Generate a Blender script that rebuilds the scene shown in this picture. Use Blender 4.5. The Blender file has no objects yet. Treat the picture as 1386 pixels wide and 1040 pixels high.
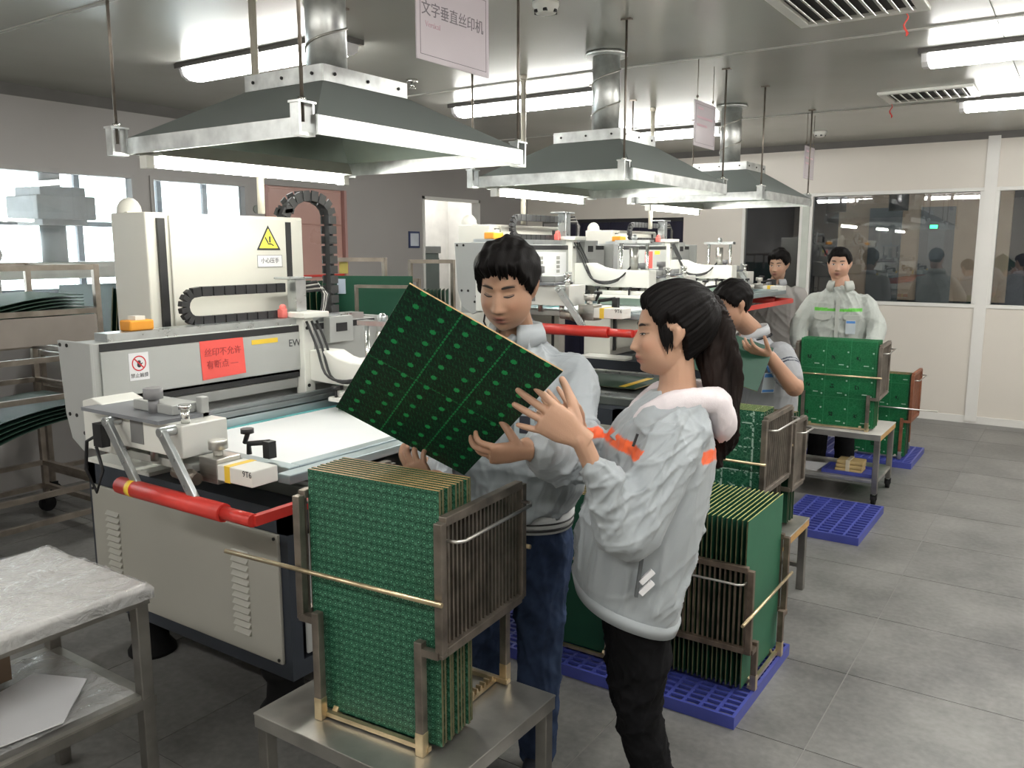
import bpy, bmesh, math, random
import numpy as np
from mathutils import Vector, Matrix, noise as mnoise
R = math.radians
random.seed(7); rng = np.random.default_rng(7)
sc = bpy.context.scene
col = sc.collection

# ------------------------------------------------------------------ camera
EYE = 1.65
cd = bpy.data.cameras.new('camera'); cam = bpy.data.objects.new('camera', cd); col.objects.link(cam)
cd.sensor_width = 36.0; cd.lens = 36.0 * 1140.0 / 1386.0
cd.clip_start = 0.02; cd.clip_end = 200
cam.location = (0, 0, EYE)
cam.rotation_euler = (R(90) - math.atan(183 / 1140), 0, R(34))
sc.camera = cam

# ------------------------------------------------------------------ world (overcast daylight beyond the next room)
w = bpy.data.worlds.new('world'); sc.world = w; w.use_nodes = True
wn = w.node_tree.nodes
wn['Background'].inputs[0].default_value = (0.93, 0.97, 1.0, 1)
wn['Background'].inputs[1].default_value = 9.0

# ------------------------------------------------------------------ exposure
sc.view_settings.view_transform = 'Standard'
sc.view_settings.look = 'None'
sc.view_settings.exposure = 0.35
sc.view_settings.gamma = 1.0
sc.view_settings.use_curve_mapping = False
TUBE = 30.0        # strength of the ceiling tubes
HOODTUBE = 52.0    # strength of the tubes under the hoods
sc.cycles.max_bounces = 8
sc.cycles.diffuse_bounces = 4
sc.cycles.glossy_bounces = 4
sc.cycles.transparent_max_bounces = 12
sc.cycles.transmission_bounces = 6
sc.cycles.caustics_reflective = False
sc.cycles.caustics_refractive = False
sc.cycles.sample_clamp_indirect = 6.0

# ------------------------------------------------------------------ materials
MATS = {}
def nd(nt, t, **k):
    n = nt.nodes.new(t)
    for a, v in k.items():
        if a.startswith('_'): setattr(n, a[1:], v)
    return n
def newmat(name):
    m = bpy.data.materials.new(name); m.use_nodes = True
    return m, m.node_tree, m.node_tree.nodes['Principled BSDF']
def mat(name, c, rough=0.5, metal=0.0, var=0.08, scale=6.0, bump=0.0, bscale=60.0, spec=0.5, stretch=None, rvar=0.1, coat=0.0):
    """plain painted / metal / plastic surface: colour with a little procedural unevenness and fine relief"""
    if name in MATS: return MATS[name]
    m, nt, p = newmat(name); L = nt.links.new
    tc = nd(nt, 'ShaderNodeTexCoord'); src = tc.outputs['Object']
    if stretch:
        mp = nd(nt, 'ShaderNodeMapping'); mp.inputs['Scale'].default_value = stretch; L(src, mp.inputs[0]); src = mp.outputs[0]
    n = nd(nt, 'ShaderNodeTexNoise'); n.inputs['Scale'].default_value = scale; n.inputs['Detail'].default_value = 5; L(src, n.inputs['Vector'])
    r = nd(nt, 'ShaderNodeValToRGB')
    r.color_ramp.elements[0].position = .3; r.color_ramp.elements[1].position = .7
    r.color_ramp.elements[0].color = tuple(max(0, x * (1 - var)) for x in c) + (1,)
    r.color_ramp.elements[1].color = tuple(min(1, x * (1 + var)) for x in c) + (1,)
    L(n.outputs['Fac'], r.inputs[0]); L(r.outputs[0], p.inputs['Base Color'])
    mr = nd(nt, 'ShaderNodeMapRange'); mr.inputs[3].default_value = max(.02, rough - rvar); mr.inputs[4].default_value = min(1, rough + rvar)
    L(n.outputs['Fac'], mr.inputs[0]); L(mr.outputs[0], p.inputs['Roughness'])
    p.inputs['Metallic'].default_value = metal; p.inputs['Specular IOR Level'].default_value = spec
    p.inputs['Coat Weight'].default_value = coat
    if bump:
        n2 = nd(nt, 'ShaderNodeTexNoise'); n2.inputs['Scale'].default_value = bscale; n2.inputs['Detail'].default_value = 4; L(src, n2.inputs['Vector'])
        b = nd(nt, 'ShaderNodeBump'); b.inputs['Strength'].default_value = bump; b.inputs['Distance'].default_value = .004
        L(n2.outputs['Fac'], b.inputs['Height']); L(b.outputs[0], p.inputs['Normal'])
    MATS[name] = m
    return m
def emit(name, c, s):
    if name in MATS: return MATS[name]
    m, nt, p = newmat(name)
    p.inputs['Base Color'].default_value = tuple(c) + (1,)
    p.inputs['Emission Color'].default_value = tuple(c) + (1,); p.inputs['Emission Strength'].default_value = s
    MATS[name] = m
    return m
def colattr(name, rough=.6, bump=0.0, bscale=200.0, sss=0.0, spec=.4, sheen=0.0):
    """colour read from the mesh attribute 'Col' (skin, print on cloth)"""
    m, nt, p = newmat(name); L = nt.links.new
    a = nd(nt, 'ShaderNodeAttribute'); a.attribute_name = 'Col'
    L(a.outputs['Color'], p.inputs['Base Color']); p.inputs['Roughness'].default_value = rough
    p.inputs['Specular IOR Level'].default_value = spec
    if sheen: p.inputs['Sheen Weight'].default_value = sheen
    if sss:
        p.inputs['Subsurface Weight'].default_value = sss; p.inputs['Subsurface Radius'].default_value = (.01, .004, .002); p.inputs['Subsurface Scale'].default_value = .5
    if bump:
        tc = nd(nt, 'ShaderNodeTexCoord'); n2 = nd(nt, 'ShaderNodeTexNoise'); n2.inputs['Scale'].default_value = bscale; L(tc.outputs['Object'], n2.inputs['Vector'])
        b = nd(nt, 'ShaderNodeBump'); b.inputs['Strength'].default_value = bump; b.inputs['Distance'].default_value = .003
        L(n2.outputs['Fac'], b.inputs['Height']); L(b.outputs[0], p.inputs['Normal'])
    return m

# ------------------------------------------------------------------ mesh building
class MB:
    def __init__(s): s.v = []; s.f = []; s.sm = []; s.mi = []
    def add(s, vs, fs, smooth=False, mi=0):
        o = len(s.v); s.v += [tuple(v) for v in vs]
        for f in fs: s.f.append(tuple(i + o for i in f)); s.sm.append(smooth); s.mi.append(mi)
        return s
    def box(s, x0, y0, z0, x1, y1, z1, mi=0):
        if x0 > x1: x0, x1 = x1, x0
        if y0 > y1: y0, y1 = y1, y0
        if z0 > z1: z0, z1 = z1, z0
        v = [(x0,y0,z0),(x1,y0,z0),(x1,y1,z0),(x0,y1,z0),(x0,y0,z1),(x1,y0,z1),(x1,y1,z1),(x0,y1,z1)]
        return s.add(v, [(0,3,2,1),(4,5,6,7),(0,1,5,4),(1,2,6,5),(2,3,7,6),(3,0,4,7)], mi=mi)
    def bar(s, p0, p1, a, b, up=(0,0,1), mi=0):
        """rectangular bar p0->p1, a wide (across), b thick (along up)"""
        p0 = Vector(p0); p1 = Vector(p1); d = (p1 - p0).normalized(); u = Vector(up)
        sd = d.cross(u)
        if sd.length < 1e-4: sd = d.cross(Vector((1, 0, 0)))
        sd.normalize(); u = sd.cross(d).normalized()
        v = []
        for p in (p0, p1):
            for x, y in ((-1,-1),(1,-1),(1,1),(-1,1)): v.append(p + sd * (x * a / 2) + u * (y * b / 2))
        return s.add(v, [(0,1,2,3),(7,6,5,4),(0,4,5,1),(1,5,6,2),(2,6,7,3),(3,7,4,0)], mi=mi)
    def cyl(s, p0, p1, r0, r1=None, n=12, mi=0):
        return s.tube([p0, p1], [r0, r0 if r1 is None else r1], n, mi=mi)
    def tube(s, pts, r, n=8, mi=0, caps=True, flat=1.0, up=None):
        pts = [Vector(p) for p in pts]; m = len(pts)
        if not hasattr(r, '__len__'): r = [r] * m
        t = [(pts[min(i + 1, m - 1)] - pts[max(i - 1, 0)]).normalized() for i in range(m)]
        a = Vector(up) if up else (Vector((0, 0, 1)) if abs(t[0].z) < .9 else Vector((1, 0, 0)))
        vs = []
        for i in range(m):
            a = (a - t[i] * a.dot(t[i])).normalized(); b = t[i].cross(a)
            for k in range(n):
                th = 2 * math.pi * k / n
                vs.append(pts[i] + a * (math.cos(th) * r[i] * flat) + b * (math.sin(th) * r[i]))
        fs = [(i*n+k, i*n+(k+1) % n, (i+1)*n+(k+1) % n, (i+1)*n+k) for i in range(m - 1) for k in range(n)]
        s.add(vs, fs, True, mi)
        if caps:
            o = len(s.v) - m * n
            s.f.append(tuple(o + k for k in reversed(range(n)))); s.sm.append(False); s.mi.append(mi)
            s.f.append(tuple(o + (m-1)*n + k for k in range(n))); s.sm.append(False); s.mi.append(mi)
        return s
    def prism(s, poly, vec, mi=0, smooth=False):
        n = len(poly); vec = Vector(vec); P = [Vector(p) for p in poly]
        vs = P + [p + vec for p in P]
        s.add(vs, [tuple(range(n)), tuple(reversed(range(n, 2*n)))], False, mi)
        o = len(s.v) - 2*n
        for k in range(n):
            s.f.append((o+k, o+n+k, o+n+(k+1) % n, o+(k+1) % n)); s.sm.append(smooth); s.mi.append(mi)
        return s
    def ball(s, c, r, nu=12, nv=8, mi=0):
        if not hasattr(r, '__len__'): r = (r, r, r)
        vs = [(c[0], c[1], c[2] - r[2])]
        for j in range(1, nv):
            ph = -math.pi/2 + math.pi * j / nv
            for i in range(nu):
                th = 2*math.pi*i/nu
                vs.append((c[0] + r[0]*math.cos(ph)*math.cos(th), c[1] + r[1]*math.cos(ph)*math.sin(th), c[2] + r[2]*math.sin(ph)))
        vs.append((c[0], c[1], c[2] + r[2])); e = len(vs) - 1
        fs = [(0, 1+(i+1) % nu, 1+i) for i in range(nu)]
        fs += [(1+j*nu+i, 1+j*nu+(i+1) % nu, 1+(j+1)*nu+(i+1) % nu, 1+(j+1)*nu+i) for j in range(nv-2) for i in range(nu)]
        fs += [(1+(nv-2)*nu+i, 1+(nv-2)*nu+(i+1) % nu, e) for i in range(nu)]
        return s.add(vs, fs, True, mi)
    def lathe(s, c, prof, n=20, mi=0):
        """prof: list of (radius, z)"""
        vs = [(c[0]+r*math.cos(2*math.pi*k/n), c[1]+r*math.sin(2*math.pi*k/n), c[2]+z) for r, z in prof for k in range(n)]
        m = len(prof)
        s.add(vs, [(i*n+k, i*n+(k+1) % n, (i+1)*n+(k+1) % n, (i+1)*n+k) for i in range(m-1) for k in range(n)], True, mi)
        o = len(s.v) - m*n
        s.f.append(tuple(o+k for k in reversed(range(n)))); s.sm.append(False); s.mi.append(mi)
        s.f.append(tuple(o+(m-1)*n+k for k in range(n))); s.sm.append(False); s.mi.append(mi)
        return s
    def mesh(s, name, mats, M=None):
        me = bpy.data.meshes.new(name)
        v = s.v if M is None else [tuple(M @ Vector(p)) for p in s.v]
        me.from_pydata(v, [], s.f); me.update()
        me.polygons.foreach_set('use_smooth', s.sm); me.polygons.foreach_set('material_index', s.mi)
        for m in (mats if isinstance(mats, (list, tuple)) else [mats]): me.materials.append(m)
        bm = bmesh.new(); bm.from_mesh(me); bmesh.ops.recalc_face_normals(bm, faces=bm.faces); bm.to_mesh(me); bm.free()
        return me
    def build(s, name, mats, parent=None, bevel=0.0, seg=2, local=False):
        M = None
        if parent is not None and not local:
            M = wmat(parent).inverted()
        me = s.mesh(name, mats, M); o = bpy.data.objects.new(name, me); col.objects.link(o)
        if parent is not None: o.parent = parent
        if bevel:
            b = o.modifiers.new('bevel', 'BEVEL'); b.width = bevel; b.segments = seg; b.limit_method = 'ANGLE'; b.angle_limit = R(40)
        return o
def wmat(o):
    M = Matrix.LocRotScale(o.location, o.rotation_euler, o.scale)
    return (wmat(o.parent) @ M) if o.parent else M
def thing(name, label, cat, loc=(0, 0, 0), rotz=0.0, group=None):
    o = bpy.data.objects.new(name, None); col.objects.link(o)
    o.empty_display_size = .1; o.location = loc; o.rotation_euler = (0, 0, rotz)
    return tag(o, label, cat, group)
def tag(o, label, cat, group=None):
    o['label'] = label; o['category'] = cat
    if group: o['group'] = group
    return o
def struct(o):
    o['kind'] = 'structure'; return o
def dup(root, loc, rotz=None, label=None):
    def cp(o, par):
        c = o.copy(); col.objects.link(c); c.parent = par
        for ch in [x for x in col.objects if x.parent == o]: cp(ch, c)
        return c
    r = cp(root, None); r.location = loc
    if rotz is not None: r.rotation_euler = (0, 0, rotz)
    if label: r['label'] = label
    return r
def text(name, s, size, M, m, parent=None, align='CENTER', depth=.0004):
    """flat lettering as a mesh; M places the text plane (x right, y up)"""
    cu = bpy.data.curves.new(name, 'FONT'); cu.body = s; cu.size = size; cu.align_x = align; cu.align_y = 'CENTER'; cu.extrude = depth
    t = bpy.data.objects.new(name, cu); col.objects.link(t)
    dg = bpy.context.evaluated_depsgraph_get()
    me = bpy.data.meshes.new_from_object(t.evaluated_get(dg))
    bpy.data.objects.remove(t); bpy.data.curves.remove(cu)
    if parent is not None: M = wmat(parent).inverted() @ M
    me.transform(M); me.materials.clear(); me.materials.append(m)
    o = bpy.data.objects.new(name, me); col.objects.link(o)
    if parent is not None: o.parent = parent
    return o
def frame(o, x, y):
    """matrix with origin o, local x and y axes"""
    x = Vector(x).normalized(); y = Vector(y).normalized(); z = x.cross(y)
    return Matrix(((x.x, y.x, z.x, o[0]), (x.y, y.y, z.y, o[1]), (x.z, y.z, z.z, o[2]), (0, 0, 0, 1)))
FX = lambda o: frame(o, (0, 1, 0), (0, 0, 1))        # on a face that looks towards +X
FY = lambda o: frame(o, (1, 0, 0), (0, 0, 1))        # on a face that looks towards -Y
# ------------------------------------------------------------------ shared materials
M_white = mat('white enamel', (.80, .80, .75), .35, var=.03, scale=3, bump=.03, bscale=300)
M_cream = mat('cream machine paint', (.66, .65, .59), .4, var=.03, scale=3, bump=.03, bscale=300)
M_grey = mat('light grey machine paint', (.42, .43, .42), .42, var=.04, scale=4)
M_panel = mat('warm grey side panel', (.40, .39, .345), .5, var=.04, scale=2)
M_navy = mat('dark navy machine frame', (.035, .042, .055), .5, var=.2, scale=4)
M_black = mat('black plastic', (.018, .018, .02), .45, var=.2)
M_rubber = mat('black rubber', (.010, .010, .011), .75, spec=.2, var=.2)
M_steel = mat('brushed steel', (.55, .54, .51), .34, 1.0, var=.12, scale=9, stretch=(1, 1, 14), bump=.05, bscale=90)
M_dullsteel = mat('worn dark steel', (.23, .20, .17), .45, .85, var=.35, scale=14, bump=.15, bscale=60)
M_brown = mat('rusty brown steel bar', (.17, .13, .10), .5, .6, var=.4, scale=18, bump=.2, bscale=70)
M_brass = mat('brass coloured rod', (.62, .50, .32), .32, .9, var=.2, scale=20)
M_galv = mat('galvanised sheet', (.70, .72, .71), .40, 1.0, var=.22, scale=16, bump=.12, bscale=24)
M_hood = mat('grey green hood sheet', (.205, .23, .22), .6, .0, var=.06, scale=3)
M_hoodin = mat('pale green hood lining', (.30, .36, .31), .45, .4, var=.12, scale=5)
M_alu = mat('aluminium profile', (.60, .63, .64), .3, .9, var=.08, scale=20, stretch=(1, 1, 1))
M_blueframe = mat('blue grey aluminium screen frame', (.36, .43, .45), .35, .7, var=.08)
M_red = mat('red painted tube', (.62, .045, .035), .38, var=.12, scale=14, bump=.05)
M_redpaper = mat('red paper notice', (.80, .10, .085), .7, var=.04)
M_yellow = mat('yellow tape', (.85, .58, .05), .5, var=.06)
M_signyellow = mat('warning yellow', (.90, .82, .10), .5, var=.03)
M_paper = mat('white paper', (.80, .80, .82), .6, var=.03)
M_ink = mat('black ink', (.03, .03, .035), .6, var=.0)
M_faint = mat('faded pink print', (.55, .36, .42), .6, var=.0)
M_redink = mat('red ink', (.60, .03, .04), .6, var=.0)
M_darkred = mat('dark red pen', (.42, .05, .05), .6, var=.0)
M_blue = mat('blue pallet plastic', (.055, .07, .32), .42, var=.12, scale=10, bump=.08)
M_wood = mat('raw wood edge', (.45, .27, .10), .6, var=.2, scale=30, stretch=(1, 1, 6))
M_screw = mat('dark screw', (.03, .03, .03), .4, .6)
M_chrome = mat('bright metal fitting', (.72, .72, .70), .18, 1.0, var=.05)
M_teal = mat('teal tape', (.10, .40, .42), .5, var=.05)
def _mesh():
    m, nt, p = newmat('white screen mesh')
    tc = nd(nt, 'ShaderNodeTexCoord'); n = nd(nt, 'ShaderNodeTexNoise'); n.inputs['Scale'].default_value = 5
    nt.links.new(tc.outputs['Object'], n.inputs['Vector'])
    r = nd(nt, 'ShaderNodeValToRGB'); r.color_ramp.elements[0].color = (.80, .83, .85, 1); r.color_ramp.elements[1].color = (.90, .92, .93, 1)
    nt.links.new(n.outputs[0], r.inputs[0]); nt.links.new(r.outputs[0], p.inputs['Base Color']); p.inputs['Roughness'].default_value = .45
    return m
M_mesh = _mesh()

# ------------------------------------------------------------------ room
XL, YB, ZC = -5.85, 9.02, 2.70           # left wall, back wall, ceiling
XR, YF = 2.6, -2.6
def floor_mat():
    m, nt, p = newmat('grey mottled vinyl tile'); L = nt.links.new
    g = nd(nt, 'ShaderNodeNewGeometry')
    n = nd(nt, 'ShaderNodeTexNoise'); n.inputs['Scale'].default_value = 2.2; n.inputs['Detail'].default_value = 9; n.inputs['Roughness'].default_value = .62; L(g.outputs['Position'], n.inputs['Vector'])
    n3 = nd(nt, 'ShaderNodeTexNoise'); n3.inputs['Scale'].default_value = 38; n3.inputs['Detail'].default_value = 4; L(g.outputs['Position'], n3.inputs['Vector'])
    oi = nd(nt, 'ShaderNodeObjectInfo')
    a = nd(nt, 'ShaderNodeMath', _operation='MULTIPLY_ADD'); L(n3.outputs[0], a.inputs[0]); a.inputs[1].default_value = .35; L(n.outputs[0], a.inputs[2])
    b = nd(nt, 'ShaderNodeMath', _operation='MULTIPLY_ADD'); L(oi.outputs['Random'], b.inputs[0]); b.inputs[1].default_value = .06; L(a.outputs[0], b.inputs[2])
    r = nd(nt, 'ShaderNodeValToRGB'); r.color_ramp.elements[0].position = .5; r.color_ramp.elements[1].position = .95
    r.color_ramp.elements[0].color = (.095, .094, .091, 1); r.color_ramp.elements[1].color = (.235, .23, .22, 1)
    L(b.outputs[0], r.inputs[0]); L(r.outputs[0], p.inputs['Base Color'])
    mr = nd(nt, 'ShaderNodeMapRange'); mr.inputs[3].default_value = .30; mr.inputs[4].default_value = .52; L(n.outputs[0], mr.inputs[0]); L(mr.outputs[0], p.inputs['Roughness'])
    bp = nd(nt, 'ShaderNodeBump'); bp.inputs['Strength'].default_value = .06; bp.inputs['Distance'].default_value = .004; L(n3.outputs[0], bp.inputs['Height']); L(bp.outputs[0], p.inputs['Normal'])
    return m
M_floor = floor_mat()
M_joint = mat('pale floor joint', (.23, .225, .215), .6, var=.1)
fl = MB(); fl.box(XL - .1, YF, -.12, XR, YB + .1, -.0025)
floor = struct(fl.build('floor', M_joint))
TS = .61
tm = MB(); tm.box(-TS/2 + .0022, -TS/2 + .0022, -.012, TS/2 - .0022, TS/2 - .0022, 0)
tile_me = tm.mesh('tile', M_floor)
ty = .3
nt_ = 0
for j in range(-2, 16):
    for i in range(-11, 7):
        cx, cy = -.33 + i * TS, .55 + j * TS
        x0, x1 = max(cx - TS/2, XL), min(cx + TS/2, XR); y0, y1 = max(cy - TS/2, YF), min(cy + TS/2, YB)
        if x1 - x0 < .05 or y1 - y0 < .05: continue
        # keep to the ground that the room shows from the aisle
        if cy < .2 and cx > 1.2: continue
        if cx > 1.5 and cy < 4: continue
        t = bpy.data.objects.new('tile', tile_me); col.objects.link(t); t.parent = floor
        t.location = ((x0 + x1)/2, (y0 + y1)/2, 0); t.scale = ((x1 - x0)/TS, (y1 - y0)/TS, 1); nt_ += 1
print('tiles', nt_)

# ceiling of wide painted metal panels
M_ceil = mat('glossy grey ceiling sheet', (.50, .50, .46), .24, .2, var=.04, scale=1.2, bump=.05, bscale=3.0, rvar=.05)
M_seam = mat('pale ceiling joint strip', (.55, .55, .52), .4)
cl = MB(); cl.box(XL - .1, YF, ZC + .006, XR, YB + .1, ZC + .1)
ceiling = struct(cl.build('ceiling', M_ceil))
ys = [YF, -.1, 2.2, 4.65, 6.97, YB]
for a, b in zip(ys, ys[1:]):
    for xa, xb in ((XL, -.44), (-.44, XR)):
        q = MB(); q.box(xa + .003, a + .003, ZC, xb - .003, b - .003, ZC + .02); q.build('ceiling_panel', M_ceil, ceiling)
for y in ys[1:-1]:
    q = MB(); q.box(XL, y - .011, ZC - .006, XR, y + .011, ZC + .004); q.build('joint_strip', M_seam, ceiling)

# walls -----------------------------------------------------------------
M_wall = mat('warm white wall panel', (.66, .62, .56), .42, var=.02, scale=1.5)
M_lwall = mat('grey wall panel', (.33, .315, .305), .45, var=.03, scale=1.5)
M_frame = mat('white window frame', (.72, .71, .68), .35, var=.02)
M_trimgrey = mat('dark ceiling trim', (.16, .155, .15), .5)
def glass(name, tint, refl):
    m, nt, p = newmat(name); L = nt.links.new
    for n in list(nt.nodes):
        if n.type != 'OUTPUT_MATERIAL': nt.nodes.remove(n)
    out = [n for n in nt.nodes][0]
    tr = nd(nt, 'ShaderNodeBsdfTransparent'); tr.inputs[0].default_value = tuple(tint) + (1,)
    gl = nd(nt, 'ShaderNodeBsdfGlossy'); gl.inputs['Roughness'].default_value = .015; gl.inputs[0].default_value = (1, 1, 1, 1)
    fr = nd(nt, 'ShaderNodeFresnel'); fr.inputs[0].default_value = 1.5
    ml = nd(nt, 'ShaderNodeMath', _operation='MULTIPLY'); ml.inputs[1].default_value = refl; L(fr.outputs[0], ml.inputs[0])
    mx = nd(nt, 'ShaderNodeMixShader'); L(ml.outputs[0], mx.inputs[0]); L(tr.outputs[0], mx.inputs[1]); L(gl.outputs[0], mx.inputs[2]); L(mx.outputs[0], out.inputs[0])
    return m
M_glassd = glass('dark window glass', (.80, .82, .85), 2.2)
M_glass = glass('window glass', (.95, .97, .97), 1.0)
def wallbox(name, x0, y0, z0, x1, y1, z1, m):
    q = MB(); q.box(x0, y0, z0, x1, y1, z1); return struct(q.build(name, m))
WB, WT = 1.10, 2.21
T = .09
# back wall: sill panels, header, piers between the windows; opening with the dark curtain at its left end
wb = MB()
wb.box(-3.6, YB, 0, XR, YB + T, WB)            # below windows
wb.box(-3.77, YB, 0, -3.6, YB + T, WT)         # pier beside the curtain
wb.box(-3.6, YB, WB, -3.1, YB + T, WT)         # grey panel
wb.box(XL, YB, 2.0, -3.77, YB + T, ZC)         # over the curtain opening
wb.box(-3.77, YB, WT, XR, YB + T, ZC)
wb.box(XL, YB, 0, -5.31, YB + T, 2.0)
wb.box(-.83, YB, WB, -.74, YB + T, WT); wb.box(-2.46, YB, WB, -2.40, YB + T, WT); wb.box(.84, YB, WB, .93, YB + T, WT)
wall_back = struct(wb.build('wall_back', M_wall))
pier = MB(); pier.box(-.835, YB - .022, 0.02, -.735, YB, ZC); struct(pier.build('trim_1', M_frame))
pier = MB(); pier.box(-2.465, YB - .02, WB, -2.395, YB, WT); struct(pier.build('trim_2', mat('greenish window post', (.50, .53, .48), .4)))
for k, (a, b) in enumerate(((-3.1, -2.46), (-2.40, -.83), (-.74, .84))):
    wroot = MB(); e = .035
    wroot.box(a, YB - .012, WB, b, YB + .06, WB + e); wroot.box(a, YB - .012, WT - e, b, YB + .06, WT)
    wroot.box(a, YB - .012, WB + e, a + e, YB + .06, WT - e); wroot.box(b - e, YB - .012, WB + e, b, YB + .06, WT - e)
    wf = struct(wroot.build('window_%d' % (k + 1), M_frame, bevel=.004))
    g = MB(); g.box(a + e, YB + .02, WB + e, b - e, YB + .026, WT - e); g.build('pane', M_glassd, wf)
sk = MB(); sk.box(-3.6, YB - .012, 0, XR, YB, .07); struct(sk.build('baseboard_back', M_frame))
cv = MB(); cv.prism([(XL, YB, ZC), (XL, YB - .05, ZC), (XL, YB, ZC - .06)], (XR - XL, 0, 0)); struct(cv.build('trim_3', M_trimgrey))
# dark curtain of hanging strips in the opening at the far left
cur = thing('strip_curtain', 'dark navy strip curtain closing the opening in the back wall', 'curtain', (-4.54, YB + .03, 0))
M_cur = mat('dark navy curtain vinyl', (.012, .012, .03), .35, var=.3, scale=2, stretch=(6, 1, .3))
q = MB(); q.box(-5.31, YB + .02, 1.96, -3.77, YB + .06, 2.0); q.build('rail', M_black, cur)
nS = 8
for i in range(nS):
    a = -5.31 + i * 1.54/nS
    q = MB(); q.box(a, YB + .03 + (i % 2) * .012, .01, a + 1.54/nS + .02, YB + .036 + (i % 2) * .012, 1.97); q.build('strip', M_cur, cur)
# left wall with windows to the next room, pink shutter door, open doorway
wl = MB()
LW = [(YF, 1.2), (3.71, 3.83), (4.72, 4.9), (5.86, 7.0), (7.98, YB)]
for a, b in LW: wl.box(XL - T, a, 0, XL, b, 2.19)
wl.box(XL - T, YF, 2.19, XL, YB, ZC)
wl.box(XL - T, 1.2, 0, XL, 3.71, 1.0); wl.box(XL - T, 3.83, 0, XL, 4.72, 1.0)
wall_left = struct(wl.build('wall_left', M_lwall))
cv = MB(); cv.prism([(XL, YF, ZC), (XL + .05, YF, ZC), (XL, YF, ZC - .07)], (0, YB - YF, 0)); struct(cv.build('trim_4', M_trimgrey))
for k, (a, b) in enumerate(((1.2, 3.71), (3.83, 4.72))):
    e = .03; q = MB()
    q.box(XL - .07, a, 1.0, XL + .012, b, 1.0 + e); q.box(XL - .07, a, 2.19 - e, XL + .012, b, 2.19)
    q.box(XL - .07, a, 1.0 + e, XL + .012, a + e, 2.19 - e); q.box(XL - .07, b - e, 1.0 + e, XL + .012, b, 2.19 - e)
    wf = struct(q.build('window_%d' % (k + 4), mat('grey window frame', (.33, .32, .31), .4)))
    g = MB(); g.box(XL - .05, a + e, 1.0 + e, XL - .044, b - e, 2.19 - e); g.build('pane', M_glass, wf)
# other walls, outside the frame
wallbox('wall_right', XR, YF, 0, XR + .1, YB + .1, ZC, M_wall)
wallbox('wall_front', XL, YF - .1, 0, XR, YF, ZC, M_wall)
# pink sectional shutter door
M_pink = mat('dusty pink door sheet', (.50, .30, .26), .3, var=.05, scale=2)
dq = MB(); dq.box(XL - .07, 4.9, 0, XL - .03, 5.86, 2.19)
d1 = struct(dq.build('door_1', M_pink))
for z0, z1 in ((.02, .46), (.47, .92), (.93, 1.40), (1.41, 1.86), (1.87, 2.17)):
    q = MB(); q.box(XL - .04, 4.94, z0, XL - .018, 5.82, z1); q.build('panel', M_pink, d1, bevel=.006)
q = MB(); q.box(XL - .03, 4.93, 1.395, XL - .012, 5.83, 1.415); q.build('red_strip', M_red, d1)
for y in (4.9, 5.83):
    q = MB(); q.box(XL - .03, y, 0, XL + .015, y + .03, 2.19); q.build('door_frame', mat('dusty pink frame', (.42, .24, .22), .4), d1)
rb = MB(); rb.cyl((XL + .002, 4.81, 1.98), (XL + .012, 4.81, 1.98), .035, n=16)
tag(rb.build('alarm_button', mat('grey green button', (.22, .24, .22), .5)), 'small round grey push button on the post left of the pink door', 'button')
# doorway trim and the passage behind it
q = MB(); q.box(XL - T, 6.98, 0, XL + .012, 7.01, 2.2); q.box(XL - T, 7.97, 0, XL + .012, 8.0, 2.2); q.box(XL - T, 6.98, 2.17, XL + .012, 8.0, 2.2)
struct(q.build('trim_5', M_frame))
q = MB(); q.box(XL - 1.3, 6.3, 0, XL - 1.25, 9.4, 2.7); q.box(XL - 1.3, 9.0, 0, XL - T, 9.1, 2.7); q.box(XL - 1.3, 6.1, 0, XL - T, 6.2, 2.7)
struct(q.build('wall_passage', mat('white passage wall', (.74, .73, .70), .5)))
q = MB(); q.box(XL - 1.3, 6.1, -.12, XL - T, 9.1, 0); struct(q.build('floor_passage', M_joint))
q = MB(); q.box(XL - 1.3, 6.1, 2.7, XL - T, 9.1, 2.8); struct(q.build('ceiling_passage', M_wall))

# ------------------------------------------------------------------ lamps
M_tube = emit('lit fluorescent cover', (1.0, .985, .94), TUBE)
M_tube2 = emit('lit bare tube', (1.0, .985, .90), HOODTUBE)
M_lamp = mat('lamp housing', (.62, .61, .58), .4)
M_lampdark = mat('dark lamp tray', (.10, .095, .09), .5)
M_clear = mat('clear ribbed lamp end', (.80, .80, .82), .2)
def ceiling_lamp(x0, x1, y, label, grp='ceiling lamps'):
    t = thing('ceiling_lamp', label, 'lamp', ((x0 + x1)/2, y, ZC), 0, grp)
    q = MB(); q.box(x0, y - .10, ZC - .025, x1, y + .10, ZC); q.build('tray', M_lampdark, t)
    q = MB()
    def sec(x, s): return [(x, y - .085*s, ZC - .025), (x, y - .07*s, ZC - .065), (x, y - .035*s, ZC - .085), (x, y + .035*s, ZC - .085), (x, y + .07*s, ZC - .065), (x, y + .085*s, ZC - .025)]
    q.prism(sec(x0 + .05, 1), (x1 - x0 - .1, 0, 0)); q.build('cover', M_tube, t)
    q = MB(); q.prism(sec(x0 + .015, .96), (.035, 0, 0)); q.prism(sec(x1 - .05, .96), (.035, 0, 0)); q.build('end_cap', M_clear, t)
    return t
lamps = [(-4.45, -3.15, 3.22, 'fluorescent ceiling lamp behind the nearest hood duct'), (-4.0, -2.72, 5.18, 'fluorescent ceiling lamp above and behind the middle hood, right of the hanging sign'),
         (-3.95, -2.65, 7.2, 'fluorescent ceiling lamp farthest back, half behind the middle hood'),
         (-.84, .46, 5.2, 'fluorescent ceiling lamp at the right, nearer of two'), (-.86, .44, 7.0, 'fluorescent ceiling lamp at the right, closer to the window wall')]
for a in lamps: ceiling_lamp(*a)
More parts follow.
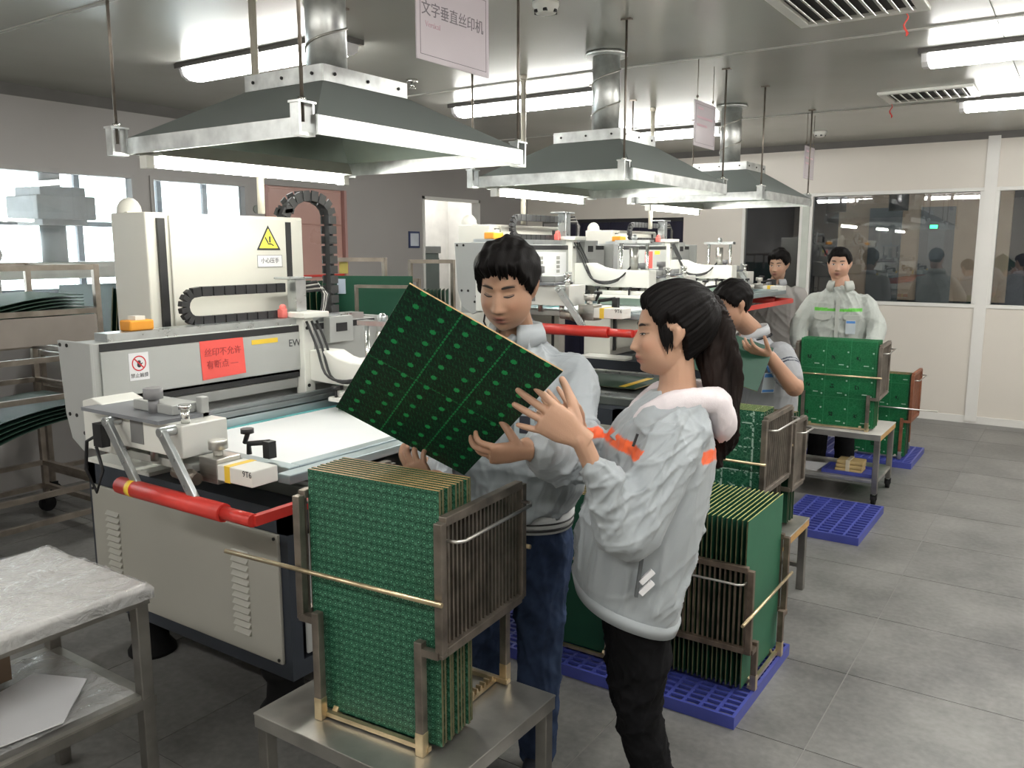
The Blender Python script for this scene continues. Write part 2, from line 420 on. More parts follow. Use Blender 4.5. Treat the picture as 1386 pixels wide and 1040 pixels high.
for i, (x0, y) in enumerate(((-.84, 3.2), (-.84, 1.2), (-.84, -.8), (-2.9, -.8), (-4.9, -.8), (1.0, 5.2), (1.0, 3.2), (1.0, 1.2), (1.0, 7.0))):
    ceiling_lamp(x0, x0 + 1.3, y, 'fluorescent ceiling lamp beyond the near and right edges of the picture')

ceiling_lamp(XL - 1.15, XL - .2, 8.3, 'unseen fluorescent lamp added to light the passage behind the open doorway', None)  # out of view, added to brighten the passage
# ------------------------------------------------------------------ next room seen through the left windows
q = MB(); q.box(XL - 4.4, -2.4, -.1, XL - T, 6.0, 0); q.box(XL - 4.4, 6.0, -.1, XL - 1.3, 10.0, 0); struct(q.build('floor_next_room', mat('pale next room floor', (.6, .6, .58), .5)))
q = MB(); q.box(XL - 4.4, -2.4, 2.75, XL - T, 6.0, 2.85); q.box(XL - 4.4, 6.0, 2.75, XL - 1.3, 10.0, 2.85); struct(q.build('ceiling_next_room', mat('white next room ceiling', (.75, .75, .74), .5)))
q = MB(); q.box(XL - 1.3, 6.0, 0, XL - T, 6.1, 2.75); q.box(XL - 4.4, 10.0, 0, XL - 1.3, 10.1, 2.75); q.box(XL - 4.4, -2.5, 0, XL - T, -2.4, 2.75)
q.box(XL - 4.4, -2.4, 0, XL - 4.3, 10.0, .75); q.box(XL - 4.4, -2.4, 2.6, XL - 4.3, 10.0, 2.75)
struct(q.build('wall_next_room', mat('white next room wall', (.8, .8, .79), .5)))
M_mull = mat('grey steel window bar', (.30, .32, .35), .5)
q = MB()
for y in (-2.4, -1.2, 0.0, 1.2, 2.4, 3.5, 4.6, 5.7, 6.8, 7.5, 8.3, 9.9): q.box(XL - 4.4, y - .035, .75, XL - 4.33, y + .035, 2.6)
for z in (1.15, 1.95): q.box(XL - 4.39, -2.4, z - .03, XL - 4.34, 10.0, z + .03)
wf = struct(q.build('window_6', M_mull))
g = MB(); g.box(XL - 4.372, -2.4, .75, XL - 4.366, 10.0, 2.6); g.build('pane', M_glass, wf)
eq = thing('exposure_machine', 'pale grey exhaust box on a white column beyond the left window', 'machine', (XL - 2.0, 4.15, 0))
M_eq = mat('pale grey equipment paint', (.52, .54, .55), .5)
q = MB()
q.box(XL - 2.25, 3.95, 1.86, XL - 1.8, 4.36, 2.20); q.box(XL - 2.3, 3.89, 1.91, XL - 1.75, 4.42, 2.12); q.build('box', M_eq, eq, bevel=.01)
q = MB(); q.tube([(XL - 2.02, 4.15, 2.2), (XL - 2.02, 4.15, 2.74)], .09, 16); q.build('upper_duct', M_eq, eq)
q = MB(); q.tube([(XL - 2.02, 4.15, 1.50), (XL - 2.02, 4.15, 1.86)], .11, 16); q.build('lower_duct', M_eq, eq)
q = MB(); q.box(XL - 2.2, 2.9, 1.38, XL - 1.9, 5.5, 1.53); q.build('cross_beam', mat('cream beam', (.72, .70, .64), .5), eq, bevel=.01)
for y in (3.55, 5.35):
    q = MB(); q.box(XL - 2.12, y, 0, XL - 2.0, y + .1, 1.38); q.build('leg', mat('cream beam', (.72, .70, .64), .5), eq)
    q = MB(); q.ball((XL - 2.06, y + .05, 1.60), (.10, .10, .10)); q.build('round_cap', mat('cream beam', (.72, .70, .64), .5), eq)
tk = thing('storage_tank', 'pale blue grey chest standing under the outer windows of the next room', 'chest', (XL - 3.4, 3.3, 0))
q = MB(); q.box(XL - 3.8, 2.55, .08, XL - 3.2, 4.0, 1.18); q.build('body', mat('pale blue chest', (.50, .60, .62), .5), tk, bevel=.02)
q = MB(); q.box(XL - 3.82, 2.53, 1.18, XL - 3.18, 4.02, 1.22); q.build('lid', mat('pale chest lid', (.62, .68, .70), .5), tk, bevel=.01)
q = MB(); q.box(XL - 3.75, 2.6, 0, XL - 3.25, 3.95, .08); q.build('plinth', M_navy, tk)
cab = thing('file_cabinet', 'tall grey green steel cabinet inside the open doorway', 'cabinet', (XL - .35, 7.55, 0))
M_gg = mat('grey green steel', (.17, .20, .19), .5)
q = MB(); q.box(XL - .75, 7.08, .05, XL - .30, 7.62, 1.60); q.build('body', M_gg, cab, bevel=.008)
q = MB(); q.box(XL - .77, 7.06, 1.6, XL - .28, 7.64, 1.68); q.build('top_cover', mat('pale grey cover', (.36, .37, .36), .5), cab, bevel=.008)
for y in (7.10, 7.36):
    q = MB(); q.box(XL - .30, y, .12, XL - .285, y + .25, 1.55); dd = q.build('door', M_gg, cab, bevel=.004)
    q = MB(); q.box(XL - .285, y + (.21 if y < 7.2 else .02), .8, XL - .275, y + (.23 if y < 7.2 else .04), .95); q.build('handle', M_steel, dd)
q = MB(); q.box(XL - .74, 7.1, 0, XL - .33, 7.6, .05); q.build('plinth', M_black, cab)
# small framed notice on the left wall
sg = thing('wall_notice', 'small square notice in a dark blue frame on the grey wall beside the doorway', 'notice', (XL + .01, 6.83, 1.74))
q = MB(); q.box(XL, 6.75, 1.66, XL + .012, 6.92, 1.83); q.build('notice_frame', mat('dark blue frame', (.03, .045, .12), .5), sg)
q = MB(); q.box(XL + .012, 6.77, 1.68, XL + .014, 6.90, 1.81); q.build('sheet', mat('pale blue sheet', (.52, .56, .62), .5), sg)
pb = thing('poster', 'small framed grey picture on the back wall left of the dark curtain', 'poster', (-5.5, YB - .01, 1.8))
q = MB(); q.box(-5.62, YB - .012, 1.62, -5.36, YB, 1.98); q.build('poster_frame', mat('dark poster frame', (.10, .095, .09), .5), pb)
q = MB(); q.box(-5.60, YB - .015, 1.83, -5.38, YB - .012, 1.96); q.box(-5.60, YB - .015, 1.65, -5.38, YB - .012, 1.79); q.build('sheet', mat('grey sheet', (.33, .32, .31), .5), pb)

# ------------------------------------------------------------------ dark hall behind the window wall
DY = YB + T
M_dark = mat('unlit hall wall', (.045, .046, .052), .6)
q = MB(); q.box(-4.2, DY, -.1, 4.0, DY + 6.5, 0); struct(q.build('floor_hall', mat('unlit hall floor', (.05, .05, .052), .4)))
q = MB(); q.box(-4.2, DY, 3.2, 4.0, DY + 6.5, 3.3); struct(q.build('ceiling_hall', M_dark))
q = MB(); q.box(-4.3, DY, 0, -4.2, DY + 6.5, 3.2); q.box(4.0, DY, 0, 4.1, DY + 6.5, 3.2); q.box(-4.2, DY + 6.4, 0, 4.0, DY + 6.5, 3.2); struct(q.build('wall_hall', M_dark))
M_beige = mat('beige reflected wall', (.40, .29, .18), .5)  # beige wall and its doors are a window reflection built as geometry
hp = MB(); hp.box(-3.2, DY + 4.6, .9, -.9, DY + 4.7, 2.55); hw = struct(hp.build('wall_reflection', M_beige))
for k, x in enumerate((-2.75, -2.05)):  # doors stand in for their mirror image in the glass
    q = MB(); q.box(x, DY + 4.57, .2, x + .45, DY + 4.6, 2.25); dd = struct(q.build('door_%d' % (k + 2), mat('grey reflected door', (.10, .11, .10), .4)))
    q = MB(); q.box(x + .12, DY + 4.565, 1.5, x + .33, DY + 4.57, 2.0); q.build('pane', mat('reflected door pane', (.16, .18, .17), .2), dd)
ex = thing('exit_reflection', 'reflection of a small green exit light, built behind the dark window', 'lamp', (-1.85, DY + 4.5, 1.95))  # reflected exit sign, modelled as a glowing box behind the glass
q = MB(); q.box(-1.92, DY + 4.5, 1.93, -1.80, DY + 4.54, 2.0); q.build('housing', M_black, ex)
q = MB(); q.box(-1.91, DY + 4.495, 1.94, -1.81, DY + 4.5, 1.99); q.build('lit_face', emit('green exit glow', (.05, 1, .3), 4), ex)
M_htube = emit('reflected tube', (1, .97, .9), 6)  # glowing tubes stand in for lamps reflected in the window glass
for k, (x, y) in enumerate(((-3.4, 1.6), (-2.2, 3.2), (-1.2, 3.6), (.6, 2.4))):
    t = thing('lamp_reflection', 'reflection of a fluorescent lamp, built as a glowing tube behind the window', 'lamp', (x + .4, DY + y, 3.0), 0, 'lamp reflections')
    q = MB(); q.box(x, DY + y - .05, 3.02, x + .9, DY + y + .05, 3.06); q.build('tray', M_black, t)
    q = MB(); q.tube([(x + .02, DY + y, 3.0), (x + .88, DY + y, 3.0)], .02, 8); q.build('tube', M_htube, t)
    for s in (.2, .7):
        q = MB(); q.cyl((x + s, DY + y, 3.06), (x + s, DY + y, 3.2), .006, n=6); q.build('rod', M_black, t)
for k, x in enumerate((-2.6, -1.9)):
    q = MB(); q.tube([(x, DY + 1.9, 2.1), (x, DY + 1.9, 3.19)], .11, 14)
    tag(q.build('vent_duct', M_steel), ('left' if k == 0 else 'right') + ' one of two steel ducts hanging in the dark hall', 'duct')

# ------------------------------------------------------------------ extraction hoods
def hood(n, x0, x1, y0, y1, labs, dx, dy):
    zb, zr, zt = 1.975, 2.03, 2.215
    cx, cy = dx, dy
    t = thing('extraction_hood', labs[0], 'extractor hood', ((x0+x1)/2, (y0+y1)/2, zb), 0, None)
    tw, tl = .20, .215
    e = .006
    # skirt: four galvanised strips
    for a, b in (((x0, y0), (x1, y0)), ((x1, y0), (x1, y1)), ((x1, y1), (x0, y1)), ((x0, y1), (x0, y0))):
        q = MB(); q.bar((a[0], a[1], (zb+zr)/2), (b[0], b[1], (zb+zr)/2), e, zr - zb); q.build('rim_strip', M_galv, t)
    # canopy: two-sided sheet pyramid
    A = [(x0, y0, zr), (x1, y0, zr), (x1, y1, zr), (x0, y1, zr)]
    B = [(cx - tw, cy - tl, zt), (cx + tw, cy - tl, zt), (cx + tw, cy + tl, zt), (cx - tw, cy + tl, zt)]
    names = ['front_sheet', 'side_sheet', 'rear_sheet', 'side_sheet']
    for k in range(4):
        k2 = (k+1) % 4
        q = MB(); P = [A[k], A[k2], B[k2], B[k]]
        n_ = (Vector(P[1]) - Vector(P[0])).cross(Vector(P[3]) - Vector(P[0])).normalized() * -.004
        q.add(P + [tuple(Vector(p) + n_) for p in P], [(0,1,2,3), (4,5,1,0), (5,6,2,1), (6,7,3,2), (7,4,0,3)], mi=0)
        q.add([tuple(Vector(p) + n_) for p in P], [(3,2,1,0)], mi=1)
        q.build(names[k], [M_hood, M_hoodin], t)
    # collar and its lid
    q = MB(); h = .055
    for k in range(4):
        a, b = B[k], B[(k+1) % 4]; q.bar((a[0], a[1], zt + h/2), (b[0], b[1], zt + h/2), .006, h)
    q.box(cx - tw, cy - tl, zt + h - .006, cx + tw, cy + tl, zt + h)
    cb = q.build('collar', M_galv, t)
    for k in range(4):
        a, b = Vector(B[k]), Vector(B[(k+1) % 4])
        for f in (.12, .5, .88):
            p = a.lerp(b, f); d = (b - a).normalized(); nn = Vector((d.y, -d.x, 0))
            q = MB(); q.cyl(p + nn*.002 + Vector((0, 0, h/2)), p + nn*.008 + Vector((0, 0, h/2)), .006, n=6); q.build('rivet', M_screw, cb)
    # spiral duct
    q = MB(); r = .075
    q.tube([(cx, cy, zt + h), (cx, cy, ZC)], r, 24)
    dk = q.build('duct', M_galv, t)
    q = MB(); pts = []
    N = 60
    for i in range(N + 1):
        th = 2 * math.pi * 2.6 * i / N; pts.append((cx + (r + .002) * math.cos(th), cy + (r + .002) * math.sin(th), zt + h + (ZC - zt - h) * i / N))
    q.tube(pts, .0045, 6); q.build('seam', M_steel, dk)
    q = MB(); q.lathe((cx, cy, ZC - .02), [(.115, .0), (.115, .019)], 24); q.build('ceiling_flange', M_galv, dk)
    # corner clips and hanging rods
    for (x, y) in ((x0, y0), (x1, y0), (x1, y1), (x0, y1)):
        sx = -1 if x == x0 else 1; sy = -1 if y == y0 else 1
        xx, yy = (x - .025 if sx < 0 else x - .035), y + sy * .022
        q = MB(); q.box(xx - .018, yy - .03, zr - .06, xx + .018, yy + .03, zr - .05); q.box(xx - .018, yy - .03, zr - .05, xx + .018, yy - .022, zr + .03); q.box(xx - .018, yy + .022, zr - .05, xx + .018, yy + .03, zr + .03)
        q.box(xx - .022, yy - .034, zr + .03, xx + .022, yy + .034, zr + .036)
        cb = q.build('corner_clip', M_galv, t)
        q = MB(); q.cyl((xx, yy, zr + .036), (xx, yy, zr + .048), .012, n=6); q.build('nut', M_chrome, cb)
        q = MB(); q.cyl((xx, yy, zr - .02), (xx, yy, ZC), .0055, n=8); q.build('rod', M_dullsteel, t)
        q = MB(); q.box(xx - .025, yy - .012, ZC - .008, xx + .025, yy + .012, ZC); q.build('ceiling_plate', M_dullsteel, t)
    # lamp under the left edge
    ya, yb = y0 + .02, y0 + .92
    q = MB(); q.prism([(x0 + .03, ya, zb - .012), (x0 + .17, ya, zb - .012), (x0 + .15, ya, zb + .035), (x0 + .05, ya, zb + .035)], (0, yb - ya, 0)); L = q.build('lamp_housing', mat('pale lamp tray', (.50, .52, .47), .45), t)
    q = MB(); q.tube([(x0 + .1, ya - .02, zb - .032), (x0 + .1, yb + .02, zb - .032)], .016, 12); q.build('tube', M_tube2, L)
    for yy in (ya - .03, yb + .0):
        q = MB(); q.box(x0 + .08, yy, zb - .052, x0 + .12, yy + .03, zb - .01); q.build('tube_holder', M_white, L)
    return t
hood(1, -2.80, -1.86, 1.76, 2.83, ('large grey green extraction hood nearest the camera, over the machine at the left', 'lit tube lamp under the nearest extraction hood'), -2.40, 2.33)
hood(2, -2.72, -1.82, 3.72, 4.99, ('middle grey green extraction hood hanging over the second machine', 'lit tube lamp under the middle extraction hood'), -2.26, 4.27)
hood(3, -2.76, -1.80, 5.70, 6.80, ('farthest grey green extraction hood, closest to the window wall', 'lit tube lamp under the farthest extraction hood'), -2.28, 6.30)
# cream pipes that drop from the ceiling to the machines
for (x, y, z, lab) in ((-2.97, 2.47, 1.80, 'thin cream pipe from the ceiling down behind the nearest hood'), (-2.95, 4.50, 1.80, 'thin cream pipe from the ceiling down behind the middle hood'), (-2.80, 6.05, 1.80, 'thin cream pipe from the ceiling down behind the farthest hood')):
    q = MB(); q.cyl((x, y, z), (x, y, ZC), .016, n=12)
    q.lathe((x, y, ZC - .03), [(.022, 0), (.024, .028)], 12)
    tag(q.build('cable_pipe', mat('cream plastic pipe', (.62, .58, .49), .4)), lab, 'pipe')

# ------------------------------------------------------------------ vertical screen printers
def machine(lab, dx, dy, dz, first):
    t = thing('screen_printer', lab, 'printing machine', (-2.6 + dx, 2.35 + dy, 0))
    O = Vector((dx, dy, 0)); Z = Vector((dx, dy, dz))
    def B(q, name, m, par=t, bevel=.0, head=False, seg=2):
        q.v = [tuple(Vector(v) + (Z if head else O)) for v in q.v]
        return q.build(name, m, par, bevel=bevel, seg=seg)
    # ---- base cabinet
    X0, X1, Y0, Y1 = -3.28, -2.10, 1.79, 2.92
    q = MB(); q.box(X0, Y0, .20, X1, Y1, .26); q.box(X0, Y0, .26, X0 + .05, Y0 + .05, .80); q.box(X1 - .05, Y0, .26, X1, Y0 + .05, .80)
    q.box(X0, Y1 - .05, .26, X0 + .05, Y1, .80); q.box(X1 - .05, Y1 - .05, .26, X1, Y1, .80); q.box(X0, Y0, .715, X1, Y1, .80)
    q.box(X0 + .03, Y0 + .03, .26, X1 - .20, Y1 - .03, .715)
    B(q, 'cabinet_frame', M_navy)
    for yy, nm in ((Y0, 'side_panel'), (Y1, 'side_panel')):
        s = -1 if yy == Y0 else 1
        q = MB(); q.box(X0 + .035, yy + s * .0, .255, X1 - .035, yy + s * .014, .715); sp = B(q, nm, M_panel, bevel=.004)
        if s < 0:
            lq = MB(); lq.prism([(-.042, 0, -.009), (-.042, 0, .009), (-.042, -.011, -.006)], (.084, 0, 0)); lme = lq.mesh('louver', M_panel)
            for lx in (-3.10, -2.33):
                for k in range(12):
                    o = bpy.data.objects.new('louver', lme); col.objects.link(o); o.parent = sp
                    o.location = Vector((lx, yy - .014, .33 + k * .026)) + O - wmat(t).translation
            q = MB()
            for (sx, sz) in ((X0 + .05, .7), (X1 - .05, .7), (X1 - .05, .27), (X0 + .05, .27)): q.cyl((sx, yy - .014, sz), (sx, yy - .018, sz), .006, n=8)
            B(q, 'screws', M_screw, sp)
    # front face: pale door, dark open bay, control box
    q = MB(); q.box(X1, Y0 + .06, .28, X1 + .012, Y0 + .50, .70); fd = B(q, 'front_door', M_grey, bevel=.004)
    q = MB(); q.box(X1 + .012, Y0 + .44, .45, X1 + .022, Y0 + .46, .55); B(q, 'handle', M_black, fd)
    q = MB(); q.box(X1 - .19, Y0 + .52, .3, X1 - .02, Y1 - .08, .66); B(q, 'pump_box', M_black, bevel=.01)
    q = MB(); q.box(X1, Y1 - .30, .30, X1 + .012, Y1 - .06, .70); B(q, 'front_door', M_grey, bevel=.004)
    # feet
    for fx in (X0 + .2, X1 - .16):
        for fy in (Y0 + .10, Y1 - .14):
            q = MB(); q.lathe((fx, fy, 0), [(.095, 0), (.095, .015), (.07, .05), (.064, .12), (.082, .15), (.085, .17), (.07, .185), (.03, .19), (.03, .20)], 20); B(q, 'foot', M_rubber)
    # table
    q = MB(); q.box(X0, Y0 - .0, .80, X0 + .42, Y0 + .20, .815); B(q, 'bed_edge', M_white)
    q = MB(); q.box(X0, Y1 - .25, .80, X0 + .42, Y1, .815); B(q, 'bed_edge', M_white)
    q = MB(); q.box(X0 + .42, Y0 + .12, .80, X1 + .04, Y1 - .10, .845); B(q, 'print_bed', mat('dark steel print bed', (.20, .22, .21), .35, .7), bevel=.004)
    for yy in (Y0 + .14, Y1 - .22):
        q = MB(); q.box(X0 + .45, yy, .845, X1 + .03, yy + .06, .86); B(q, 'bed_rail', M_alu)
    # ---- column at the back
    C0, C1, D0, D1 = -3.34, -3.10, 2.0, 2.815
    q = MB(); q.box(C0, D0, .80, C1, D1, 1.795); cm = B(q, 'column', M_cream, bevel=.006)
    q = MB(); q.box(C1, D0 + .10, .85, C1 + .012, D1 - .015, 1.785); B(q, 'column_cover', M_cream, bevel=.003)
    for a in (D0 + .045, D1 - .115):
        q = MB(); q.box(C1 - .002, a, .84, C1 + .0145, a + .032, 1.772); B(q, 'guide_slot', M_black, cm)
    q = MB(); q.ball((C0 + .04, D0 + .06, 1.80), (.05, .05, .06), 14, 8); q.box(C0 + .01, D0 + .02, 1.79, C0 + .09, D0 + .10, 1.80); B(q, 'round_cap', M_cream, cm)
    if first:
        x = C1 + .0135
        q = MB(); q.prism([(x, 2.53, 1.645), (x, 2.665, 1.645), (x, 2.5975, 1.755)], (.001, 0, 0)); wq = B(q, 'warning_border', M_ink, cm)
        q = MB(); q.prism([(x+.0006, 2.544, 1.653), (x+.0006, 2.651, 1.653), (x+.0006, 2.5975, 1.741)], (.001, 0, 0)); B(q, 'warning_field', M_signyellow, cm)
        q = MB(); x2 = x + .0018
        q.box(x2, 2.600, 1.678, x2 + .0006, 2.609, 1.706); q.bar((x2, 2.578, 1.702), (x2, 2.594, 1.677), .0006, .007, up=(0, 1, 0)); q.bar((x2, 2.592, 1.673), (x2, 2.612, 1.672), .0006, .006); q.bar((x2, 2.612, 1.672), (x2, 2.626, 1.664), .0006, .005)
        B(q, 'hand_press_symbol', M_ink, cm)
        q = MB(); q.box(x, 2.53, 1.568, x + .001, 2.672, 1.622); B(q, 'warning_plate', M_paper, cm)
        q = MB(); x2 = x + .001
        for bb in ((2.53, 1.568, 2.672, 1.5695), (2.53, 1.6205, 2.672, 1.622), (2.53, 1.568, 2.5315, 1.622), (2.6705, 1.568, 2.672, 1.622)): q.box(x2, bb[0], bb[1], x2 + .0004, bb[2], bb[3])
        B(q, 'warning_plate_border', M_ink, cm)
        text('warning_text', '小心压手', .026, FX((x + .0014, 2.602, 1.596)), M_ink, cm)
    # ---- print head (rides up and down on the column)
    hb = MB(); hb.box(-3.04, 1.60, 1.10, -2.905, 3.10, 1.315); head = B(hb, 'print_beam', M_grey, head=True, bevel=.003)
    q = MB(); q.box(-2.905, 1.66, 1.115, -2.898, 3.08, 1.283); B(q, 'beam_cover', M_grey, head, head=True)
    q = MB(); q.box(-2.905, 1.66, 1.284, -2.900, 3.08, 1.312); q.box(-2.905, 1.66, 1.08, -2.91, 3.08, 1.112); B(q, 'beam_slot', M_black, head, head=True)
    q = MB(); q.box(-3.0, 1.70, 1.315, -2.915, 3.02, 1.345); B(q, 'top_rail', M_alu, head, head=True)
    q = MB(); q.box(-3.03, 1.66, 1.03, -2.92, 3.08, 1.075); B(q, 'lower_rail', M_grey, head, head=True, bevel=.003)
    q = MB(); q.box(-3.06, 1.66, .93, -2.98, 3.05, 1.03); B(q, 'rear_apron', mat('mid grey apron', (.36, .37, .36), .5), head, head=True)
    for yy in (1.588, 3.10):
        q = MB(); q.prism([(-3.05, yy, 1.325), (-2.84, yy, 1.325), (-2.84, yy, .96), (-2.93, yy, .93), (-3.0, yy, .97), (-3.03, yy, 1.06)], (0, .014, 0)); ep = B(q, 'end_plate', M_grey, head, head=True, bevel=.003)
        if yy < 2:
            q = MB()
            for p in ((-3.03, 1.31), (-2.985, 1.31), (-3.0, 1.06), (-2.955, 1.06), (-2.91, 1.0), (-2.90, 1.03)): q.cyl((p[0], yy - .003, p[1]), (p[0], yy, p[1]), .007, n=8)
            B(q, 'screws', M_screw, ep, head=True)
    # arms to both sides of the screen
    for s, ya in ((-1, 1.55), (1, 2.82)):
        q = MB(); pl = [(-2.90, ya+.03, 1.12), (-2.84, ya+.03, 1.135), (-2.78, ya+.03, 1.12), (-2.70, ya+.03, 1.06), (-2.66, ya+.03, 1.0), (-2.68, ya+.03, .95), (-2.9, ya+.03, .95)]
        q.prism(pl, (0, .16, 0)); B(q, 'arm_bracket', M_white, head, head=True, bevel=.004)
        q = MB(); q.box(-2.72, ya, 1.0, -2.285, ya + .17, 1.105); ab = B(q, 'arm_box', M_white, head, head=True, bevel=.004)
        q = MB(); q.box(-2.56, ya - .002, 1.02, -2.49, ya, 1.095); B(q, 'inset', mat('grey inset', (.20, .20, .20), .5), ab, head=True)
        q = MB(); q.box(-2.80, ya - .03, 1.105, -2.36, ya + .17, 1.117); B(q, 'arm_top_plate', mat('blue grey plate', (.20, .21, .23), .4), ab, head=True)
        q = MB(); q.box(-2.62, ya + .05, 1.117, -2.40, ya + .15, 1.15); q.box(-2.39, ya + .13, 1.10, -2.36, ya + .16, 1.17); B(q, 'slide_block', M_grey, ab, head=True, bevel=.004)
        q = MB(); q.cyl((-2.50, ya + .05, 1.117), (-2.50, ya + .05, 1.17), .018, n=12); q.cyl((-2.50, ya + .05, 1.165), (-2.50, ya + .05, 1.20), .032, n=10); B(q, 'adjusting_knob', mat('grey knob', (.26, .26, .27), .4), ab, head=True)
        q = MB(); q.cyl((-2.32, ya + .04, 1.10), (-2.32, ya + .04, 1.15), .014, n=10); q.cyl((-2.32, ya + .04, 1.15), (-2.32, ya + .04, 1.165), .02, n=10); B(q, 'pin', M_chrome, ab, head=True)
        for px in (-2.66, -2.47, -2.34):
            q = MB(); q.cyl((px, ya + .02, .965), (px, ya + .02, 1.06 if px == -2.47 else 1.0), .013, n=10); B(q, 'post', M_steel, ab, head=True)
        # side rail that clamps the screen
        q = MB(); q.box(-2.86, ya + .04, .945, -2.30, ya + .14, .972); B(q, 'side_rail', mat('grey side rail', (.42, .43, .40), .4), head, head=True, bevel=.003)
        q = MB(); q.box(-2.16, ya + .03, .945, -2.0, ya + .13, .995); rb = B(q, 'rail_end', M_white, head, head=True, bevel=.003)
        q = MB(); q.box(-2.125, ya + .029, .944, -2.10, ya + .131, .996); B(q, 'yellow_stripe', M_yellow, rb, head=True)
        if s < 0: text('rail_mark', '9T6', .026, frame(Vector((-2.02, ya + .0295, .983)) + Z, (1, 0, 0), (0, 0, 1)), M_ink, rb)
        q = MB(); q.box(-2.25, ya + .03, .93, -2.16, ya + .12, 1.01); q.cyl((-2.205, ya + .07, 1.01), (-2.205, ya + .07, 1.03), .016, n=10); q.cyl((-2.205, ya + .07, 1.03), (-2.205, ya + .07, 1.06), .03, n=10); B(q, 'clamp_block', M_steel, head, head=True, bevel=.003)
        q = MB(); q.tube([(-2.33, ya, .955), (-2.22, ya, .945)], .02, 10); q.ball((-2.25, ya - .005, .95), .026, 10, 6); B(q, 'air_fitting', M_dullsteel, head, head=True)
        q = MB(); q.tube([(-2.22, ya + .2, .985), (-2.22, ya + .2, 1.02), (-2.13, ya + .21, 1.035)], .009, 8); q.box(-2.14, ya + .19, .985, -2.11, ya + .22, 1.04); q.cyl((-2.24, ya + .2, 1.02), (-2.22, ya + .2, 1.06), .008, n=8); q.cyl((-2.225, ya + .2, 1.055), (-2.225, ya + .2, 1.07), .022, n=10); B(q, 'hand_clamp', M_black, head, head=True)
        # slanted arms with the red guard tube
        yg = ya - .045
        for ax in (-2.62, -2.32):
            q = MB(); q.bar((ax, yg, 1.09), (ax + .15, yg, .895), .018, .034, up=(1, 0, 0)); q.cyl((ax, yg - .012, 1.09), (ax, yg + .045, 1.09), .017, n=12); B(q, 'guard_arm', M_alu, head, head=True, bevel=.003)
        q = MB(); q.tube([(-2.56, yg - .005, .885), (-2.03, yg - .005, .885)], .028, 14); gt = B(q, 'guard_tube', M_red, head, head=True)
        q = MB(); q.tube([(-2.50, yg - .005, .885), (-2.475, yg - .005, .885)], .0285, 14); B(q, 'yellow_band', M_yellow, gt, head=True)
        q = MB(); q.tube([(-2.03, yg - .005, .885), (-1.90, yg - .005, .885)], .020, 12); B(q, 'guard_tube_end', M_red, gt, head=True)
    q = MB(); q.bar((-1.90, 1.50, .885), (-1.90, 2.775, .885), .022, .03); B(q, 'guard_bar', M_red, head, head=True)
    # screen: aluminium frame and mesh
    sx0, sx1, sy0, sy1 = -2.86, -2.02, 1.74, 2.80
    q = MB(); w_ = .045
    q.box(sx0, sy0, .93, sx1, sy0 + w_, .97); q.box(sx0, sy1 - w_, .93, sx1, sy1, .97); q.box(sx1 - w_, sy0 + w_, .93, sx1, sy1 - w_, .97); q.box(sx0, sy0 + w_, .93, sx0 + w_, sy1 - w_, .97)
    sf = B(q, 'screen_frame', M_blueframe, head, head=True, bevel=.003)
    q = MB(); q.box(sx0 + w_, sy0 + w_, .934, sx1 - w_, sy1 - w_, .937); B(q, 'screen_mesh', M_mesh, sf, head=True)
    q = MB(); q.box(sx0 + .05, sy0 + .06, .937, sx0 + .075, sy1 - .06, .9385); B(q, 'teal_tape', M_teal, sf, head=True)
    q = MB(); q.box(sx1 - .085, sy0 + .06, .937, sx1 - .06, sy1 - .06, .9385); B(q, 'yellow_tape', M_yellow, sf, head=True)
    q = MB(); q.box(sx0 - .03, sy0 + .08, .975, sx0 + .045, sy1 - .05, 1.0); q.box(sx0 + .02, sy0 + .08, 1.0, sx0 + .04, sy1 - .05, 1.02); B(q, 'flood_bar', mat('dark grey profile', (.22, .24, .25), .35, .6), head, head=True, bevel=.003)
    q = MB(); q.box(sx1 + .005, sy0 - .05, .935, sx1 + .06, sy1 + .02, .965); B(q, 'front_rail', M_blueframe, head, head=True, bevel=.003)
    # carriage with its post, arm and squeegee
    yc = 2.62
    q = MB(); q.box(-2.93, yc - .03, 1.00, -2.87, yc + .03, 1.36); q.box(-2.98, yc - .05, 1.345, -2.84, yc + .10, 1.37); car = B(q, 'carriage_post', M_white, head, head=True, bevel=.004)
    q = MB(); q.box(-2.99, yc - .01, 1.37, -2.93, yc + .05, 1.515); q.box(-3.02, yc - .06, 1.515, -2.91, yc + .07, 1.525); B(q, 'upper_post', M_alu, car, head=True, bevel=.003)
    q = MB()
    for px, pz in ((-2.88, 1.30), (-2.88, 1.04)): q.cyl((px + .012, yc - .012, pz), (px + .016, yc - .012, pz), .008, n=8)
    B(q, 'screws', M_screw, car, head=True)
    q = MB(); pl = [(-2.87, yc, 1.06), (-2.87, yc, 1.20), (-2.76, yc, 1.20), (-2.70, yc, 1.175), (-2.62, yc, 1.16), (-2.34, yc, 1.16), (-2.34, yc, 1.05), (-2.6, yc, 1.05)]
    q.prism(pl, (0, .11, 0)); arm = B(q, 'squeegee_arm', M_white, car, head=True, bevel=.006)
    for px in (-2.56, -2.38):
        q = MB(); q.cyl((px, yc + .05, 1.0), (px, yc + .05, 1.33), .011, n=10); B(q, 'guide_rod', M_chrome, arm, head=True)
    q = MB(); q.box(-2.59, yc + .02, 1.325, -2.35, yc + .08, 1.345); q.ball((-2.47, yc + .05, 1.36), .02, 10, 6); B(q, 'yoke', M_alu, arm, head=True)
    q = MB(); q.cyl((-2.47, yc + .05, 1.16), (-2.47, yc + .05, 1.30), .028, n=14); B(q, 'air_cylinder', M_steel, arm, head=True)
